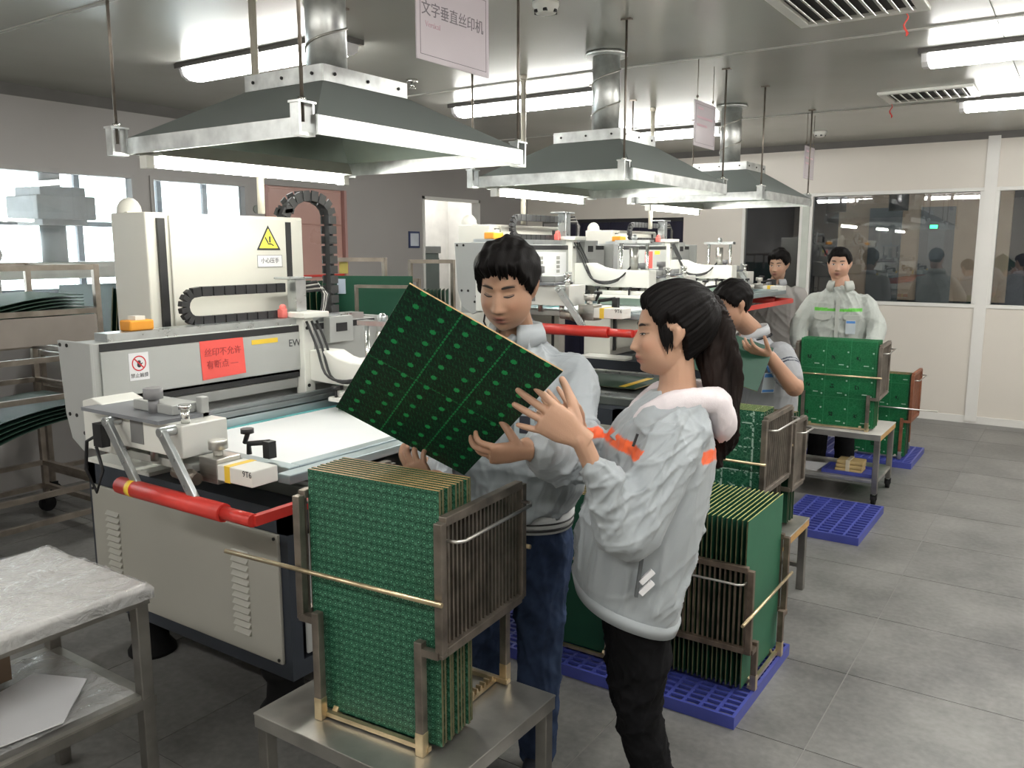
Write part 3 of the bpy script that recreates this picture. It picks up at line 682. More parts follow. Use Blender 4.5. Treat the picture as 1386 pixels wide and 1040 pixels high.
    q = MB(); q.box(-2.72, yc - .04, .985, -2.20, yc + .14, 1.005); q.box(-2.70, yc - .02, 1.005, -2.22, yc + .03, 1.03); B(q, 'squeegee_holder', M_white, arm, head=True, bevel=.004)
    for px in (-2.68, -2.46, -2.25):
        for py in (yc - .03, yc + .11):
            q = MB(); q.cyl((px, py, 1.005), (px, py, 1.04), .006, n=8); q.cyl((px, py, 1.04), (px, py, 1.055), .018, n=8); B(q, 'thumb_screw', M_black, arm, head=True)
    q = MB(); q.box(-2.70, yc + .0, .94, -2.22, yc + .012, .985); B(q, 'squeegee_blade', mat('grey green rubber', (.25, .33, .28), .6), arm, head=True)
    # hoses
    for k in range(3):
        q = MB(); y_ = yc - .02 + k * .03
        pts = [(-2.86, y_, 1.33), (-2.80, y_, 1.22), (-2.72, y_ - .03, 1.11 - .012*k), (-2.62, y_ - .03, 1.085 - .012*k), (-2.53, y_, 1.11), (-2.48, yc + .03, 1.18)]
        P = [Vector(p) for p in pts]; fine = []
        for i in range(len(P) - 1):
            for u in (0, .25, .5, .75):
                a = P[max(i-1, 0)]; b = P[i]; c = P[i+1]; d = P[min(i+2, len(P)-1)]
                fine.append(.5 * ((2*b) + (-a + c)*u + (2*a - 5*b + 4*c - d)*u*u + (-a + 3*b - 3*c + d)*u**3))
        fine.append(P[-1]); q.tube(fine, .006, 6); B(q, 'hose', M_black, car, head=True)
    for k in range(5):
        q = MB(); s_ = .02 * k
        pts = [Vector((-2.96, yc + .09 + .8*s_, 1.50 - .3*s_))]
        pts = [(-2.95, yc + .05, 1.49 - s_*.4), (-2.95, yc + .13 + s_*.6, 1.50 - s_*.5), (-2.95, yc + .17 + s_ * .4, 1.44), (-2.94, yc + .15 + s_*.3, 1.38), (-2.92, yc + .12 + s_*.3, 1.35)]
        q.tube(pts, .006, 6); B(q, 'looped_hose', [M_black, M_steel][k % 2], car, head=True)
    q = MB(); q.box(-2.90, yc + .12, 1.22, -2.86, yc + .27, 1.34); q.box(-2.86, yc + .16, 1.27, -2.857, yc + .23, 1.31, mi=1); B(q, 'valve_box', [M_grey, M_black], car, head=True, bevel=.003)
    # drag chain lying on the beam, with its bend
    q = MB()
    pts = []
    for i in range(9): pts.append((-2.985, yc - .03 - i * .055, 1.358 if i else 1.358))
    yb_ = yc - .03 - 8 * .055 - .02
    for i in range(1, 8):
        th = math.pi * i / 8; pts.append((-2.985, yb_ - .06 * math.sin(th), 1.358 + .06 - .06 * math.cos(th)))
    for i in range(9): pts.append((-2.985, yb_ + .02 + i * .055, 1.478))
    lk = MB()
    for i in range(len(pts) - 1):
        a, b = Vector(pts[i]), Vector(pts[i+1]); d = (b - a); lk.bar(a + d*.04, b - d*.04, .04, .026, up=(1, 0, 0))
    B(lk, 'drag_chain', M_black, head, head=True, bevel=.002)
    q = MB(); q.box(-3.0, 1.80, 1.345, -2.93, 1.90, 1.385); B(q, 'orange_stop', mat('orange block', (.80, .33, .03), .45), head, head=True, bevel=.006)
    q = MB(); q.box(-2.99, 1.83, 1.385, -2.94, 1.87, 1.40); B(q, 'stop_cap', M_white, head, head=True)
    q = MB(); q.box(-2.975, yc - .085, 1.345, -2.94, yc - .055, 1.385); q.ball((-2.957, yc - .068, 1.39), .017, 10, 6); B(q, 'red_switch', mat('pale red switch', (.78, .18, .16), .4), head, head=True, bevel=.004)
    # dark cable loop at the near end
    q = MB(); q.tube([(-2.72, 1.53, 1.03), (-2.78, 1.52, 1.0), (-2.80, 1.52, .90), (-2.76, 1.53, .82), (-2.73, 1.54, .90), (-2.76, 1.54, .98)], .006, 6); q.box(-2.73, 1.515, .99, -2.68, 1.545, 1.07); B(q, 'cable_loop', M_black, head, head=True)
    # tall drag chain arching behind the column
    lk = MB(); pts = [(-3.22, D1 - .02, 1.80), (-3.22, D1 + .0, 1.84)]
    for i in range(9):
        th = math.pi * (1 - i / 8); pts.append((-3.22, D1 + .145 + .14 * math.cos(th), 1.82 + .09 * math.sin(th)))
    for i in range(1, 12): pts.append((-3.22, D1 + .285, 1.82 - i * .05))
    for i in range(len(pts) - 1):
        a, b = Vector(pts[i]), Vector(pts[i+1]); d = b - a
        lk.bar(a - d*.04, b + d*.04, .05, .012, up=Vector((1, 0, 0)).cross(d)); lk.bar(a + d*.1 + Vector((.027, 0, 0)), b - d*.1 + Vector((.027, 0, 0)), .008, .05, up=Vector((1, 0, 0)).cross(d)); lk.bar(a + d*.1 - Vector((.027, 0, 0)), b - d*.1 - Vector((.027, 0, 0)), .008, .05, up=Vector((1, 0, 0)).cross(d))
    if first: B(lk, 'column_drag_chain', mat('dark grey chain links', (.06, .06, .062), .5))
    # notices on the beam
    x = -2.898
    if first:
        q = MB(); q.box(x, 1.765, 1.165, x + .001, 1.845, 1.268); pn = B(q, 'no_touch_label', M_paper, head, head=True)
        q = MB(); cy_, cz_ = 1.805, 1.228; n_ = 28
        for k in range(n_):
            a0, a1 = 2*math.pi*k/n_, 2*math.pi*(k+1)/n_
            q.add([(x+.0016, cy_+r*math.cos(a), cz_+r*math.sin(a)) for r, a in ((.029, a0), (.029, a1), (.0245, a1), (.0245, a0))], [(0, 1, 2, 3)])
        q.bar((x + .0017, cy_ - .019, cz_ + .019), (x + .0017, cy_ + .019, cz_ - .019), .0005, .005, up=(0, 1, 1)); B(q, 'prohibition_ring', M_redink, pn, head=True)
        q = MB(); q.ball((x + .001, cy_ + .001, cz_ - .006), (.0006, .009, .010), 12, 6)
        for k, (fy, fz) in enumerate(((-.007, .006), (-.0025, .011), (.002, .012), (.0065, .009))): q.bar((x + .0013, cy_ + .5*fy, cz_ - .004), (x + .0013, cy_ + fy, cz_ + fz), .0005, .0035, up=(0, 1, 0))
        q.bar((x + .0013, cy_ + .004, cz_ - .008), (x + .0013, cy_ + .014, cz_ + .001), .0005, .004, up=(0, 1, 0)); B(q, 'hand_symbol', M_ink, pn, head=True)
        text('label_text', '禁止触摸', .018, FX(Vector((x + .0012, 1.805, 1.182)) + Z), M_ink, pn)
        q = MB(); q.add([(x + .001, 2.07, 1.285), (x + .003, 2.075, 1.128), (x + .006, 2.285, 1.135), (x + .001, 2.28, 1.285), (x, 2.07, 1.285), (x + .002, 2.075, 1.128), (x + .005, 2.285, 1.135), (x, 2.28, 1.285)], [(0,1,2,3), (7,6,5,4), (0,4,5,1), (1,5,6,2), (2,6,7,3), (3,7,4,0)]); rp = B(q, 'red_notice', M_redpaper, head, head=True)
        text('handwriting', '丝印不允许', .036, FX(Vector((x + .0035, 2.178, 1.235)) + Z), M_darkred, rp)
        text('handwriting', '有断点 —', .036, FX(Vector((x + .0045, 2.172, 1.185)) + Z), M_darkred, rp)
        q = MB(); q.box(x, 2.325, 1.248, x + .001, 2.465, 1.268); B(q, 'yellow_label', M_yellow, head, head=True)
        text('maker_letters', 'EW', .045, FX(Vector((x + .0006, 2.56, 1.235)) + Z), M_ink, head)
    elif dy < 3:
        q = MB(); q.box(x, 2.20, 1.12, x + .001, 2.56, 1.27); pn = B(q, 'instruction_sheet', M_paper, head, head=True)
        q = MB()
        for k in range(4): q.box(x + .001, 2.24, 1.14 + .028*k, x + .0015, 2.28, 1.16 + .028*k); q.box(x + .001, 2.44, 1.14 + .028*k, x + .0015, 2.48, 1.16 + .028*k)
        B(q, 'picture_columns', mat('grey print', (.30, .30, .28), .6), pn, head=True)
    else:
        q = MB(); q.box(x, 2.18, 1.13, x + .001, 2.32, 1.27); B(q, 'red_notice', M_redpaper, head, head=True)
        q = MB(); q.box(x, 2.36, 1.245, x + .001, 2.46, 1.275); B(q, 'yellow_label', M_yellow, head, head=True)
    return t
machine('cream screen printing machine nearest the camera at the left, with red notice and lowered screen', 0, 0, 0, True)
machine('middle cream screen printing machine with raised print head behind the man holding the big board', .12, 2.18, .36, False)
machine('farthest cream screen printing machine with raised print head near the window wall', .0, 4.0, .36, False)
# ------------------------------------------------------------------ circuit board materials (print only; the board is a real slab)
class NX:
    """short-hand for math nodes"""
    def __init__(s, nt): s.nt = nt
    def __call__(s, op, a, b=None, c=None):
        n = s.nt.nodes.new('ShaderNodeMath'); n.operation = op
        for i, v in enumerate((a, b, c)):
            if v is None: continue
            if isinstance(v, (int, float)): n.inputs[i].default_value = v
            else: s.nt.links.new(v, n.inputs[i])
        return n.outputs[0]
    def near(s, v, pitch, off, half):
        """1 where v is within half of a multiple of pitch (+off)"""
        f = s('PINGPONG', s('SUBTRACT', v, off), pitch / 2)
        return s('LESS_THAN', f, half)
    def band(s, v, c, half): return s('COMPARE', v, c, half)
    def mix(s, f, a, b):
        n = s.nt.nodes.new('ShaderNodeMix'); n.data_type = 'RGBA'
        s.nt.links.new(f, n.inputs[0]) if not isinstance(f, (int, float)) else setattr(n.inputs[0], 'default_value', f)
        for i, v in ((6, a), (7, b)):
            if isinstance(v, tuple): n.inputs[i].default_value = v + (1,)
            else: s.nt.links.new(v, n.inputs[i])
        return n.outputs[2]
def pcb(name, base, dark, light, style, rough=.38, spec=.4):
    m, nt, p = newmat(name); L = nt.links.new; x_ = NX(nt)
    tc = nd(nt, 'ShaderNodeTexCoord'); sp = nd(nt, 'ShaderNodeSeparateXYZ'); L(tc.outputs['Object'], sp.inputs[0]); u, v = sp.outputs[0], sp.outputs[2]
    n = nd(nt, 'ShaderNodeTexNoise'); n.inputs['Scale'].default_value = 22; n.inputs['Detail'].default_value = 3; L(tc.outputs['Object'], n.inputs[0])
    c = x_.mix(n.outputs[0], dark, base)
    vor = nd(nt, 'ShaderNodeTexVoronoi', _feature='DISTANCE_TO_EDGE'); L(tc.outputs['Object'], vor.inputs['Vector'])
    if style == 'dense':
        vor.inputs['Scale'].default_value = 105
        c = x_.mix(x_('MULTIPLY', x_('LESS_THAN', vor.outputs[0], .07), .35), c, light)
        r = x_('SQRT', x_('ADD', x_('POWER', x_('SUBTRACT', x_('PINGPONG', u, .0165), .0085), 2), x_('POWER', x_('SUBTRACT', x_('PINGPONG', v, .019), .0095), 2)))
        c = x_.mix(x_('MULTIPLY', x_('COMPARE', r, .0062, .0011), .6), c, light)
        c = x_.mix(x_('MULTIPLY', x_('LESS_THAN', r, .0022), .9), c, tuple(min(1, q * 1.7) for q in light))
        c = x_.mix(x_('MULTIPLY', x_.near(v, .076, .002, .0016), .5), c, dark)
        c = x_.mix(x_('MULTIPLY', x_('MULTIPLY', x_.near(u, .033, 0, .0035), x_.near(v, .038, .004, .0035)), .8), c, light)
    elif style == 'held':
        # u across .38, v up .54
        s1 = x_('ADD', x_('MULTIPLY', u, 1.0), x_('MULTIPLY', v, .55))
        w1 = x_.near(s1, .0098, 0, .0013); c = x_.mix(x_('MULTIPLY', w1, x_.near(v, .0234, .006, .005)), c, tuple(q * .55 for q in light))
        vor.inputs['Scale'].default_value = 70
        c = x_.mix(x_('MULTIPLY', x_('LESS_THAN', vor.outputs[0], .05), .25), c, light)
        du = x_('ABSOLUTE', x_('SUBTRACT', x_('PINGPONG', x_('ADD', u, .0), .031), .031)); dv = x_('ABSOLUTE', x_('SUBTRACT', x_('PINGPONG', x_('ADD', v, .0), .0234), .0234))
        pad = x_('MULTIPLY', x_('LESS_THAN', du, .0062), x_('LESS_THAN', dv, .0062))
        cross = x_('LESS_THAN', x_('ADD', du, dv), .0085)
        bright = (light[0] * 1.2, light[1] * 1.9, light[2] * 1.5)
        c = x_.mix(x_('MULTIPLY', x_('MAXIMUM', x_('MULTIPLY', pad, .85), cross), 1.0), c, bright)
        dash = x_('LESS_THAN', x_('PINGPONG', v, .006), .0042)
        for k in (-.062, .062): c = x_.mix(x_('MULTIPLY', x_('MULTIPLY', x_.band(u, k, .0021), dash), .8), c, bright)
        c = x_.mix(x_('MULTIPLY', x_('MULTIPLY', x_.band(v, .262, .0012), x_('LESS_THAN', x_('PINGPONG', u, .006), .004)), .6), c, bright)
    elif style == 'panel3':
        # three by three units with white legend marks and dark pads
        vor.inputs['Scale'].default_value = 60
        c = x_.mix(x_('MULTIPLY', x_('LESS_THAN', vor.outputs[0], .05), .25), c, light)
        c = x_.mix(x_('MULTIPLY', x_.near(u, .155, .0775, .0015), .6), c, light); c = x_.mix(x_('MULTIPLY', x_.near(v, .19, 0, .0015), .6), c, light)
        a = x_('MULTIPLY', x_.near(u, .155, .02, .016), x_.near(v, .19, .03, .003)); b = x_('MULTIPLY', x_.near(u, .155, .06, .005), x_.near(v, .095, .02, .005))
        k = x_('MULTIPLY', x_.near(u, .155, -.03, .013), x_.near(v, .19, .075, .014))
        n2 = nd(nt, 'ShaderNodeTexNoise'); n2.inputs['Scale'].default_value = 120; L(tc.outputs['Object'], n2.inputs[0])
        c = x_.mix(x_('MULTIPLY', k, x_('GREATER_THAN', n2.outputs[0], .47)), c, (.004, .02, .01))
        c = x_.mix(x_('MULTIPLY', x_('MAXIMUM', a, b), .85), c, (.45, .60, .50))
    elif style == 'strips':
        vor.inputs['Scale'].default_value = 60
        c = x_.mix(x_('MULTIPLY', x_('LESS_THAN', vor.outputs[0], .06), .5), c, light)
        n2 = nd(nt, 'ShaderNodeTexNoise'); n2.inputs['Scale'].default_value = 70; L(tc.outputs['Object'], n2.inputs[0])
        a = x_('MULTIPLY', x_.near(u, .13, .03, .004), x_('GREATER_THAN', n2.outputs[0], .46)); b = x_('MULTIPLY', x_.near(v, .105, .02, .003), x_('GREATER_THAN', n2.outputs[0], .48))
        k = x_('MULTIPLY', x_('MULTIPLY', x_.near(u, .065, .01, .018), x_.near(v, .052, .01, .008)), x_('GREATER_THAN', n2.outputs[0], .57))
        c = x_.mix(x_('MULTIPLY', x_('MAXIMUM', a, b), .85), c, (.40, .55, .47)); c = x_.mix(x_('MULTIPLY', k, .7), c, (.35, .50, .42))
    L(c, p.inputs['Base Color']); p.inputs['Roughness'].default_value = rough; p.inputs['Specular IOR Level'].default_value = spec
    return m
P_dense = pcb('green board with dense print', (.009, .085, .042), (.003, .035, .02), (.085, .24, .15), 'dense')
P_held = pcb('dark green board with bright pads', (.004, .030, .017), (.002, .012, .008), (.012, .17, .06), 'held', .45)
P_d = pcb('green board with nine units', (.008, .15, .05), (.005, .085, .03), (.06, .28, .13), 'panel3')
P_c = pcb('green board with white legend strips', (.010, .10, .05), (.004, .05, .026), (.07, .22, .13), 'strips')
P_plain = pcb('plain deep green board', (.006, .060, .032), (.005, .045, .024), (.02, .1, .05), 'plain', .5)
P_light = pcb('plain pale green board', (.030, .135, .075), (.026, .115, .063), (.02, .1, .05), 'plain', .6)
M_edge = mat('copper brown board edge', (.38, .25, .11), .5, var=.25, scale=40)
M_edgey = mat('yellow green board edge', (.34, .36, .13), .5, var=.2, scale=40)
M_edgedark = mat('dark olive board side edge', (.085, .085, .04), .55, var=.3, scale=40)
BM = {}
def board_mesh(w, h, m, e=M_edge, t=.005):
    k = (w, h, m.name, e.name, t)
    if k not in BM:
        q = MB(); x, y, z = w/2, t/2, h
        v = [(-x,-y,0),(x,-y,0),(x,y,0),(-x,y,0),(-x,-y,z),(x,-y,z),(x,y,z),(-x,y,z)]
        q.add(v, [(0,1,5,4), (2,3,7,6)], mi=0); q.add(v, [(4,5,6,7)], mi=1); q.add(v, [(0,3,2,1),(1,2,6,5),(3,0,4,7)], mi=2)
        # a pale routed rim just proud of the edge
        BM[k] = q.mesh('circuit_board', [m, e, M_edgedark])
    return BM[k]
def board(me, loc, rotz, label, group=None, tilt=0.0, roll=0.0):
    o = bpy.data.objects.new('circuit_board', me); col.objects.link(o)
    o.location = loc; o.rotation_euler = (tilt, roll, rotz)
    return tag(o, label, 'circuit board', group)

# ------------------------------------------------------------------ steel racks that hold boards on edge
def rack(label, loc, rotz, W=.41, D=.36, c0=.27, c1=.585, front_rod=.40, rod_l=.26, rod_r=.03, m=None, mr=None, nwire=20, posts=True, handle_m=None):
    m = m or M_dullsteel; mr = mr or M_brass
    t = thing('board_rack', label, 'rack', loc, rotz)
    b = .022; xs = W/2 + b/2
    for s in (-1, 1):
        x = s * xs; name = 'side_comb'
        q = MB()
        for y in (-.015, D): q.box(x - b/2, y - b/2, c0, x + b/2, y + b/2, c1)
        for z in (c0, c1): q.box(x - b/2, -.015 + b/2, z - b/2, x + b/2, D - b/2, z + b/2)
        q.box(x - b/2, -.015 - b/2, c0 - b/2, x + b/2, -.015 + b/2, c0); 
        cb = q.build(name, m, t, local=True, bevel=.002)
        q = MB()
        for k in range(nwire):
            y = .004 + (D - .03) * k / (nwire - 1); q.box(x - s*.004 - .0035, y - .0035, c0 + .01, x - s*.004 + .0035, y + .0035, c1 - .01)
        wq = q.build('comb_wires', m, cb, local=True); wq['kind'] = 'stuff'
        q = MB(); hx = x + s * .045; z = c1 - .045
        q.tube([(x + s*.008, .0, z + .0), (hx - s*.01, .004, z), (hx, .02, z), (hx, D - .03, z), (hx - s*.01, D - .012, z), (x + s*.008, D - .008, z)], .0045, 8); q.build('handle', handle_m or M_steel, cb, local=True)
        if posts:
            for y in (-.022, D + .01):
                q = MB(); q.box(s * (W/2 - .045) - .011, y - .011, .0, s * (W/2 - .045) + .011, y + .011, c0 + .02); ps = q.build('post', m, t, local=True, bevel=.002)
                q = MB(); q.box(s * (W/2 - .045) - .012, y - .012, .0, s * (W/2 - .045) + .012, y + .012, .06); q.build('foot_sleeve', mr, ps, local=True, bevel=.002)
                q = MB(); q.box(min(s * (W/2 - .045), x), y - .009, c0 - .012, max(s * (W/2 - .045), x), y + .009, c0 + .006); q.build('link', m, t, local=True)
        # toothed rail at the bottom
        q = MB(); x2 = s * W * .32; prof = [(-.012, .004), (D + .012, .004)]
        n = 18; top = []
        for k in range(n):
            y0 = .004 + (D - .01) * k / n; y1 = y0 + (D - .01) / n
            top += [(y0, .028), (y0 + .006, .028), (y0 + .008, .014), (y1 - .002, .014)]
        poly = [(x2 - .008, y, z) for y, z in prof] + [(x2 - .008, y, z) for y, z in reversed(top)]
        q.prism(poly, (.016, 0, 0)); q.build('toothed_rail', mr, t, local=True)
    for y in (-.01, D):
        q = MB(); q.bar((-W/2 + .03, y, .012), (W/2 - .03, y, .012), .014, .012); q.build('base_bar', mr, t, local=True)
    if front_rod:
        q = MB(); q.tube([(-W/2 - rod_l, -.038, front_rod), (W/2 + rod_r, -.038, front_rod)], .006, 10); q.build('front_rod', mr, t, local=True)
        q = MB(); q.tube([(-W/2 - .02, D + .036, front_rod), (W/2 + .02, D + .036, front_rod)], .006, 10); q.build('rear_rod', mr, t, local=True)
    return t
def fill(loc, rotz, n, w, h, m, lab_front, lab_rest, group, start=.01, pitch=.0165, z=.016, edge=None, tilt=0.0, front_m=None, jit=.004, every=None, t=.005):
    ex = Vector((math.cos(rotz), math.sin(rotz), 0)); ey = Vector((-math.sin(rotz), math.cos(rotz), 0))
    for k in range(n):
        mm = front_m if (front_m and k == 0) else m
        p = Vector(loc) + ey * (start + pitch * k) + Vector((0, 0, z)) + ex * random.uniform(-jit, jit) * (k > 0)
        board(board_mesh(w, h, mm, edge or M_edge, t), p, rotz, lab_front if k == 0 else lab_rest, group, tilt if k else tilt)

# nearest rack, on the steel stool
RA = R(4)
L1 = (-1.375, 1.425, .453)
rack('dark steel board rack with brass rod on the steel stool in front', L1, RA)
fill(L1, RA, 9, .40, .635, P_dense, 'front green circuit board with dense print in the rack on the nearest stool', 'green circuit board with brown edge behind the first one in the nearest rack', 'boards in the nearest rack', t=.0085)
# two racks on the blue pallet behind the man and the woman
L2 = (-1.58, 2.80, .046)
rack('dark steel board rack low on the blue pallet between the man and the woman', L2, 0)
fill(L2, 0, 12, .40, .635, P_plain, 'plain dark green circuit board facing out between the man and the woman', 'plain dark green circuit board behind the first one between the man and the woman', 'boards between the man and the woman')
L3 = (-.90, 3.05, .046)
rack('brown steel board rack on the blue pallet behind the woman with slatted end facing out', L3, R(90), m=M_brown, D=.40, rod_r=.02, rod_l=.16, c0=.17, c1=.475, front_rod=.33)
fill(L3, R(90), 20, .42, .635, P_plain, 'pale plain green circuit board facing the aisle behind the woman', 'green circuit board with yellow edge on end behind the woman', 'boards on end behind the woman', edge=M_edgey, pitch=.0185, front_m=P_light)
# rack on the stool farther back and the one behind it
L4 = (-1.26, 3.44, .363)
rack('dark steel board rack on the second stool beside the man in the polo shirt', L4, 0)
fill(L4, 0, 9, .41, .60, P_c, 'green circuit board with white legend strips in front of the man in the polo shirt', 'green circuit board behind the one with white strips in the rack on the second stool', 'boards on the second stool', edge=M_edgey)
# rack on the cart with the man behind it
L6 = (-1.30, 5.78, .468)
rack('steel board rack on the wheeled cart in front of the standing man', L6, R(2), W=.50, D=.34, c0=.22, c1=.56, rod_l=.06, front_rod=.36)
fill(L6, R(2), 9, .485, .575, P_d, 'bright green circuit board with nine units in front of the standing man', 'bright green circuit board behind the first one on the wheeled cart', 'boards on the wheeled cart', edge=mat('green board edge', (.02, .17, .06), .5))
# rack on the far pallet
L7 = (-1.24, 6.95, .046)
M_rust = mat('reddish brown steel', (.26, .10, .055), .5, .3, var=.25, scale=20)
rack('reddish brown board rack on the far blue pallet beside the window wall', L7, 0, W=.44, m=M_rust, c0=.30, c1=.66, rod_r=.20, rod_l=.02, mr=M_steel)
fill(L7, 0, 9, .41, .64, P_plain, 'green circuit board facing out in the reddish rack by the window wall', 'green circuit board behind the first one in the reddish rack', 'boards in the reddish rack', front_m=P_d)
# empty comb rack at the edge of the second stool
rack('narrow dark rack behind the taller rack on the second stool', (-1.24, 3.86, .363), 0, W=.38, D=.17, c0=.19, c1=.50, front_rod=0)
fill((-1.24, 3.86, .363), 0, 6, .37, .52, P_plain, 'dark circuit board first in the narrow rack on the second stool', 'dark circuit board in the narrow rack on the second stool', 'boards in the narrow rack')

# ------------------------------------------------------------------ blue plastic pallets
def perforated(xs, ys, hole, z0, z1):
    q = MB(); nx, ny = len(xs), len(ys); vs = [(x, y, z) for z in (z0, z1) for y in ys for x in xs]; N = nx * ny
    I = lambda i, j, k: k*N + j*nx + i
    solid = lambda i, j: 0 <= i < nx-1 and 0 <= j < ny-1 and not hole(i, j)
    fs = []
    for j in range(ny-1):
        for i in range(nx-1):
            if not solid(i, j): continue
            fs += [(I(i,j,1), I(i+1,j,1), I(i+1,j+1,1), I(i,j+1,1)), (I(i,j,0), I(i,j+1,0), I(i+1,j+1,0), I(i+1,j,0))]
            if not solid(i-1, j): fs.append((I(i,j,0), I(i,j,1), I(i,j+1,1), I(i,j+1,0)))
            if not solid(i+1, j): fs.append((I(i+1,j,0), I(i+1,j+1,0), I(i+1,j+1,1), I(i+1,j,1)))
            if not solid(i, j-1): fs.append((I(i,j,0), I(i+1,j,0), I(i+1,j,1), I(i,j,1)))
            if not solid(i, j+1): fs.append((I(i,j+1,0), I(i,j+1,1), I(i+1,j+1,1), I(i+1,j+1,0)))
    used = sorted({k for f in fs for k in f}); mp = {k: n for n, k in enumerate(used)}
    q.add([vs[k] for k in used], [tuple(mp[k] for k in f) for f in fs]); return q
def pallet(label, x0, y0, x1, y1, h=.045, cu=.062, cv=.036, bar=.012):
    cx, cy = (x0+x1)/2, (y0+y1)/2
    t = thing('plastic_pallet', label, 'pallet', (cx, cy, 0), 0, 'blue pallets')
    def lines(a, b, c):
        n = max(2, round((b - a - bar) / (c))); s = (b - a - bar) / n; o = []
        for k in range(n): o += [a + k*s, a + k*s + bar]
        return o + [b - bar, b]
    xs, ys = lines(x0, x1, cu), lines(y0, y1, cv)
    wide = set(range(0, len(ys), 8))
    q = perforated(xs, ys, lambda i, j: i % 2 == 1 and j % 2 == 1, h - .012, h); q.build('deck', M_blue, t)
    q = MB(); tk = .012
    for a, b in (((x0, y0 + tk/2), (x1, y0 + tk/2)), ((x0, y1 - tk/2), (x1, y1 - tk/2)), ((x0 + tk/2, y0 + tk), (x0 + tk/2, y1 - tk)), ((x1 - tk/2, y0 + tk), (x1 - tk/2, y1 - tk))):
        q = MB(); q.bar((a[0], a[1], (h - .012)/2), (b[0], b[1], (h - .012)/2), tk, h - .012); q.build('skirt', M_blue, t)
    for k in range(3):
        q = MB(); xx = x0 + (x1 - x0) * (k + 1) / 4; q.box(xx - .01, y0 + tk, 0, xx + .01, y1 - tk, h - .012); q.build('rib', M_blue, t)
    return t
pallet('blue grid pallet under the racks behind the man and the woman', -2.0, 2.665, -.87, 3.33)
pallet('empty blue grid pallet on the floor in front of the wheeled cart', -1.40, 4.84, -.92, 5.56, cu=.085, cv=.05)
pallet('blue pallet under the reddish rack by the window wall', -1.75, 6.82, -.96, 7.45)

# ------------------------------------------------------------------ steel stools and the cart
def stool(label, x0, y0, x1, y1, h, leg=.035, name='steel_stool', cat='stool', shelf=None, casters=False, mtop=None, edge=None):
    t = thing(name, label, cat, ((x0+x1)/2, (y0+y1)/2, 0))
    q = MB(); q.box(x0, y0, h - .006, x1, y1, h); tp = q.build('top', mtop or M_steeltop, t, bevel=.002)
    e = .034
    q = MB(); q.box(x0 + .002, y0 + .002, h - .006 - e, x1 - .002, y0 + .006, h - .006); q.build('apron', M_steeltop, t)
    q = MB(); q.box(x0 + .002, y1 - .006, h - .006 - e, x1 - .002, y1 - .002, h - .006); q.build('apron', M_steeltop, t)
    q = MB(); q.box(x0 + .002, y0 + .006, h - .006 - e, x0 + .006, y1 - .006, h - .006); q.build('apron', M_steeltop, t)
    q = MB(); q.box(x1 - .006, y0 + .006, h - .006 - e, x1 - .002, y1 - .006, h - .006); q.build('apron', edge or M_steeltop, t)
    zc = .07 if casters else 0
    for x in (x0 + .006, x1 - .006 - leg):
        for y in (y0 + .006, y1 - .006 - leg):
            q = MB(); q.box(x, y, zc, x + leg, y + leg, h - .006); lg = q.build('leg', M_legs, t, bevel=.003)
            if casters:
                q = MB(); cx, cy = x + leg/2, y + leg/2; q.cyl((cx - .012, cy, .03), (cx + .012, cy, .03), .03, n=16); q.box(cx - .018, cy - .02, .03, cx - .013, cy + .02, .07); q.box(cx + .013, cy - .02, .03, cx + .018, cy + .02, .07); q.build('caster', M_rubber, lg)
    if shelf is not None:
        q = MB(); q.box(x0 + .01, y0 + .01, shelf - .02, x1 - .01, y1 - .01, shelf); q.build('shelf', M_steeltop, t, bevel=.002)
    else:
        for y in (y0 + .02, y1 - .02):
            q = MB(); q.bar((x0 + .04, y, .12), (x1 - .04, y, .12), .02, .02); q.build('stretcher', M_legs, t)
    return t
M_steeltop = mat('scuffed steel top', (.44, .43, .40), .38, .85, var=.25, scale=7, bump=.08, bscale=18)
M_legs = mat('dull steel leg', (.27, .26, .24), .42, .9, var=.2, scale=10, bump=.06)
stool('low scuffed steel stool carrying the nearest board rack', -1.70, 1.31, -1.09, 1.83, .453)
stool('steel stool with wooden edge under the rack by the man in the polo shirt', -1.55, 3.36, -1.0, 4.07, .363, edge=M_wood)
stool('wheeled steel cart with lower shelf carrying the rack in front of the standing man', -1.62, 5.70, -.99, 6.22, .468, name='steel_cart', cat='cart', shelf=.16, casters=True, edge=M_wood, mtop=mat('pale worn cart top', (.55, .53, .49), .5, .3, var=.12))
# ------------------------------------------------------------------ people
V3 = lambda *a: np.array(a, float)
def unit(v): v = np.array(v, float); return v / np.linalg.norm(v)
UP = V3(0, 0, 1)
def spline(P, n=5):
    P = [np.array(p, float) for p in P]; o = []
    for i in range(len(P) - 1):
        a, b, c, d = P[max(i-1, 0)], P[i], P[i+1], P[min(i+2, len(P)-1)]
        for k in range(n):
            u = k / n; o.append(.5*((2*b) + (-a+c)*u + (2*a-5*b+4*c-d)*u*u + (-a+3*b-3*c+d)*u**3))
    o.append(P[-1]); return o
def limb(q, pts, rad, n=14, sub=5, flat=1.0, up=None):
    """tapered rounded limb through the joints"""
    f = spline([np.append(np.array(p, float), r) for p, r in zip(pts, rad)], sub)
    P = [Vector(x[:3]) for x in f]; r = [x[3] for x in f]
    # round ends
    d0 = (P[0]-P[1]).normalized(); d1 = (P[-1]-P[-2]).normalized()
    P = [P[0] + d0*r[0]*.85, P[0] + d0*r[0]*.5] + P + [P[-1] + d1*r[-1]*.5, P[-1] + d1*r[-1]*.85]
    r = [r[0]*.45, r[0]*.85] + r + [r[-1]*.85, r[-1]*.45]
    q.tube(P, r, n, flat=flat, up=up); return q
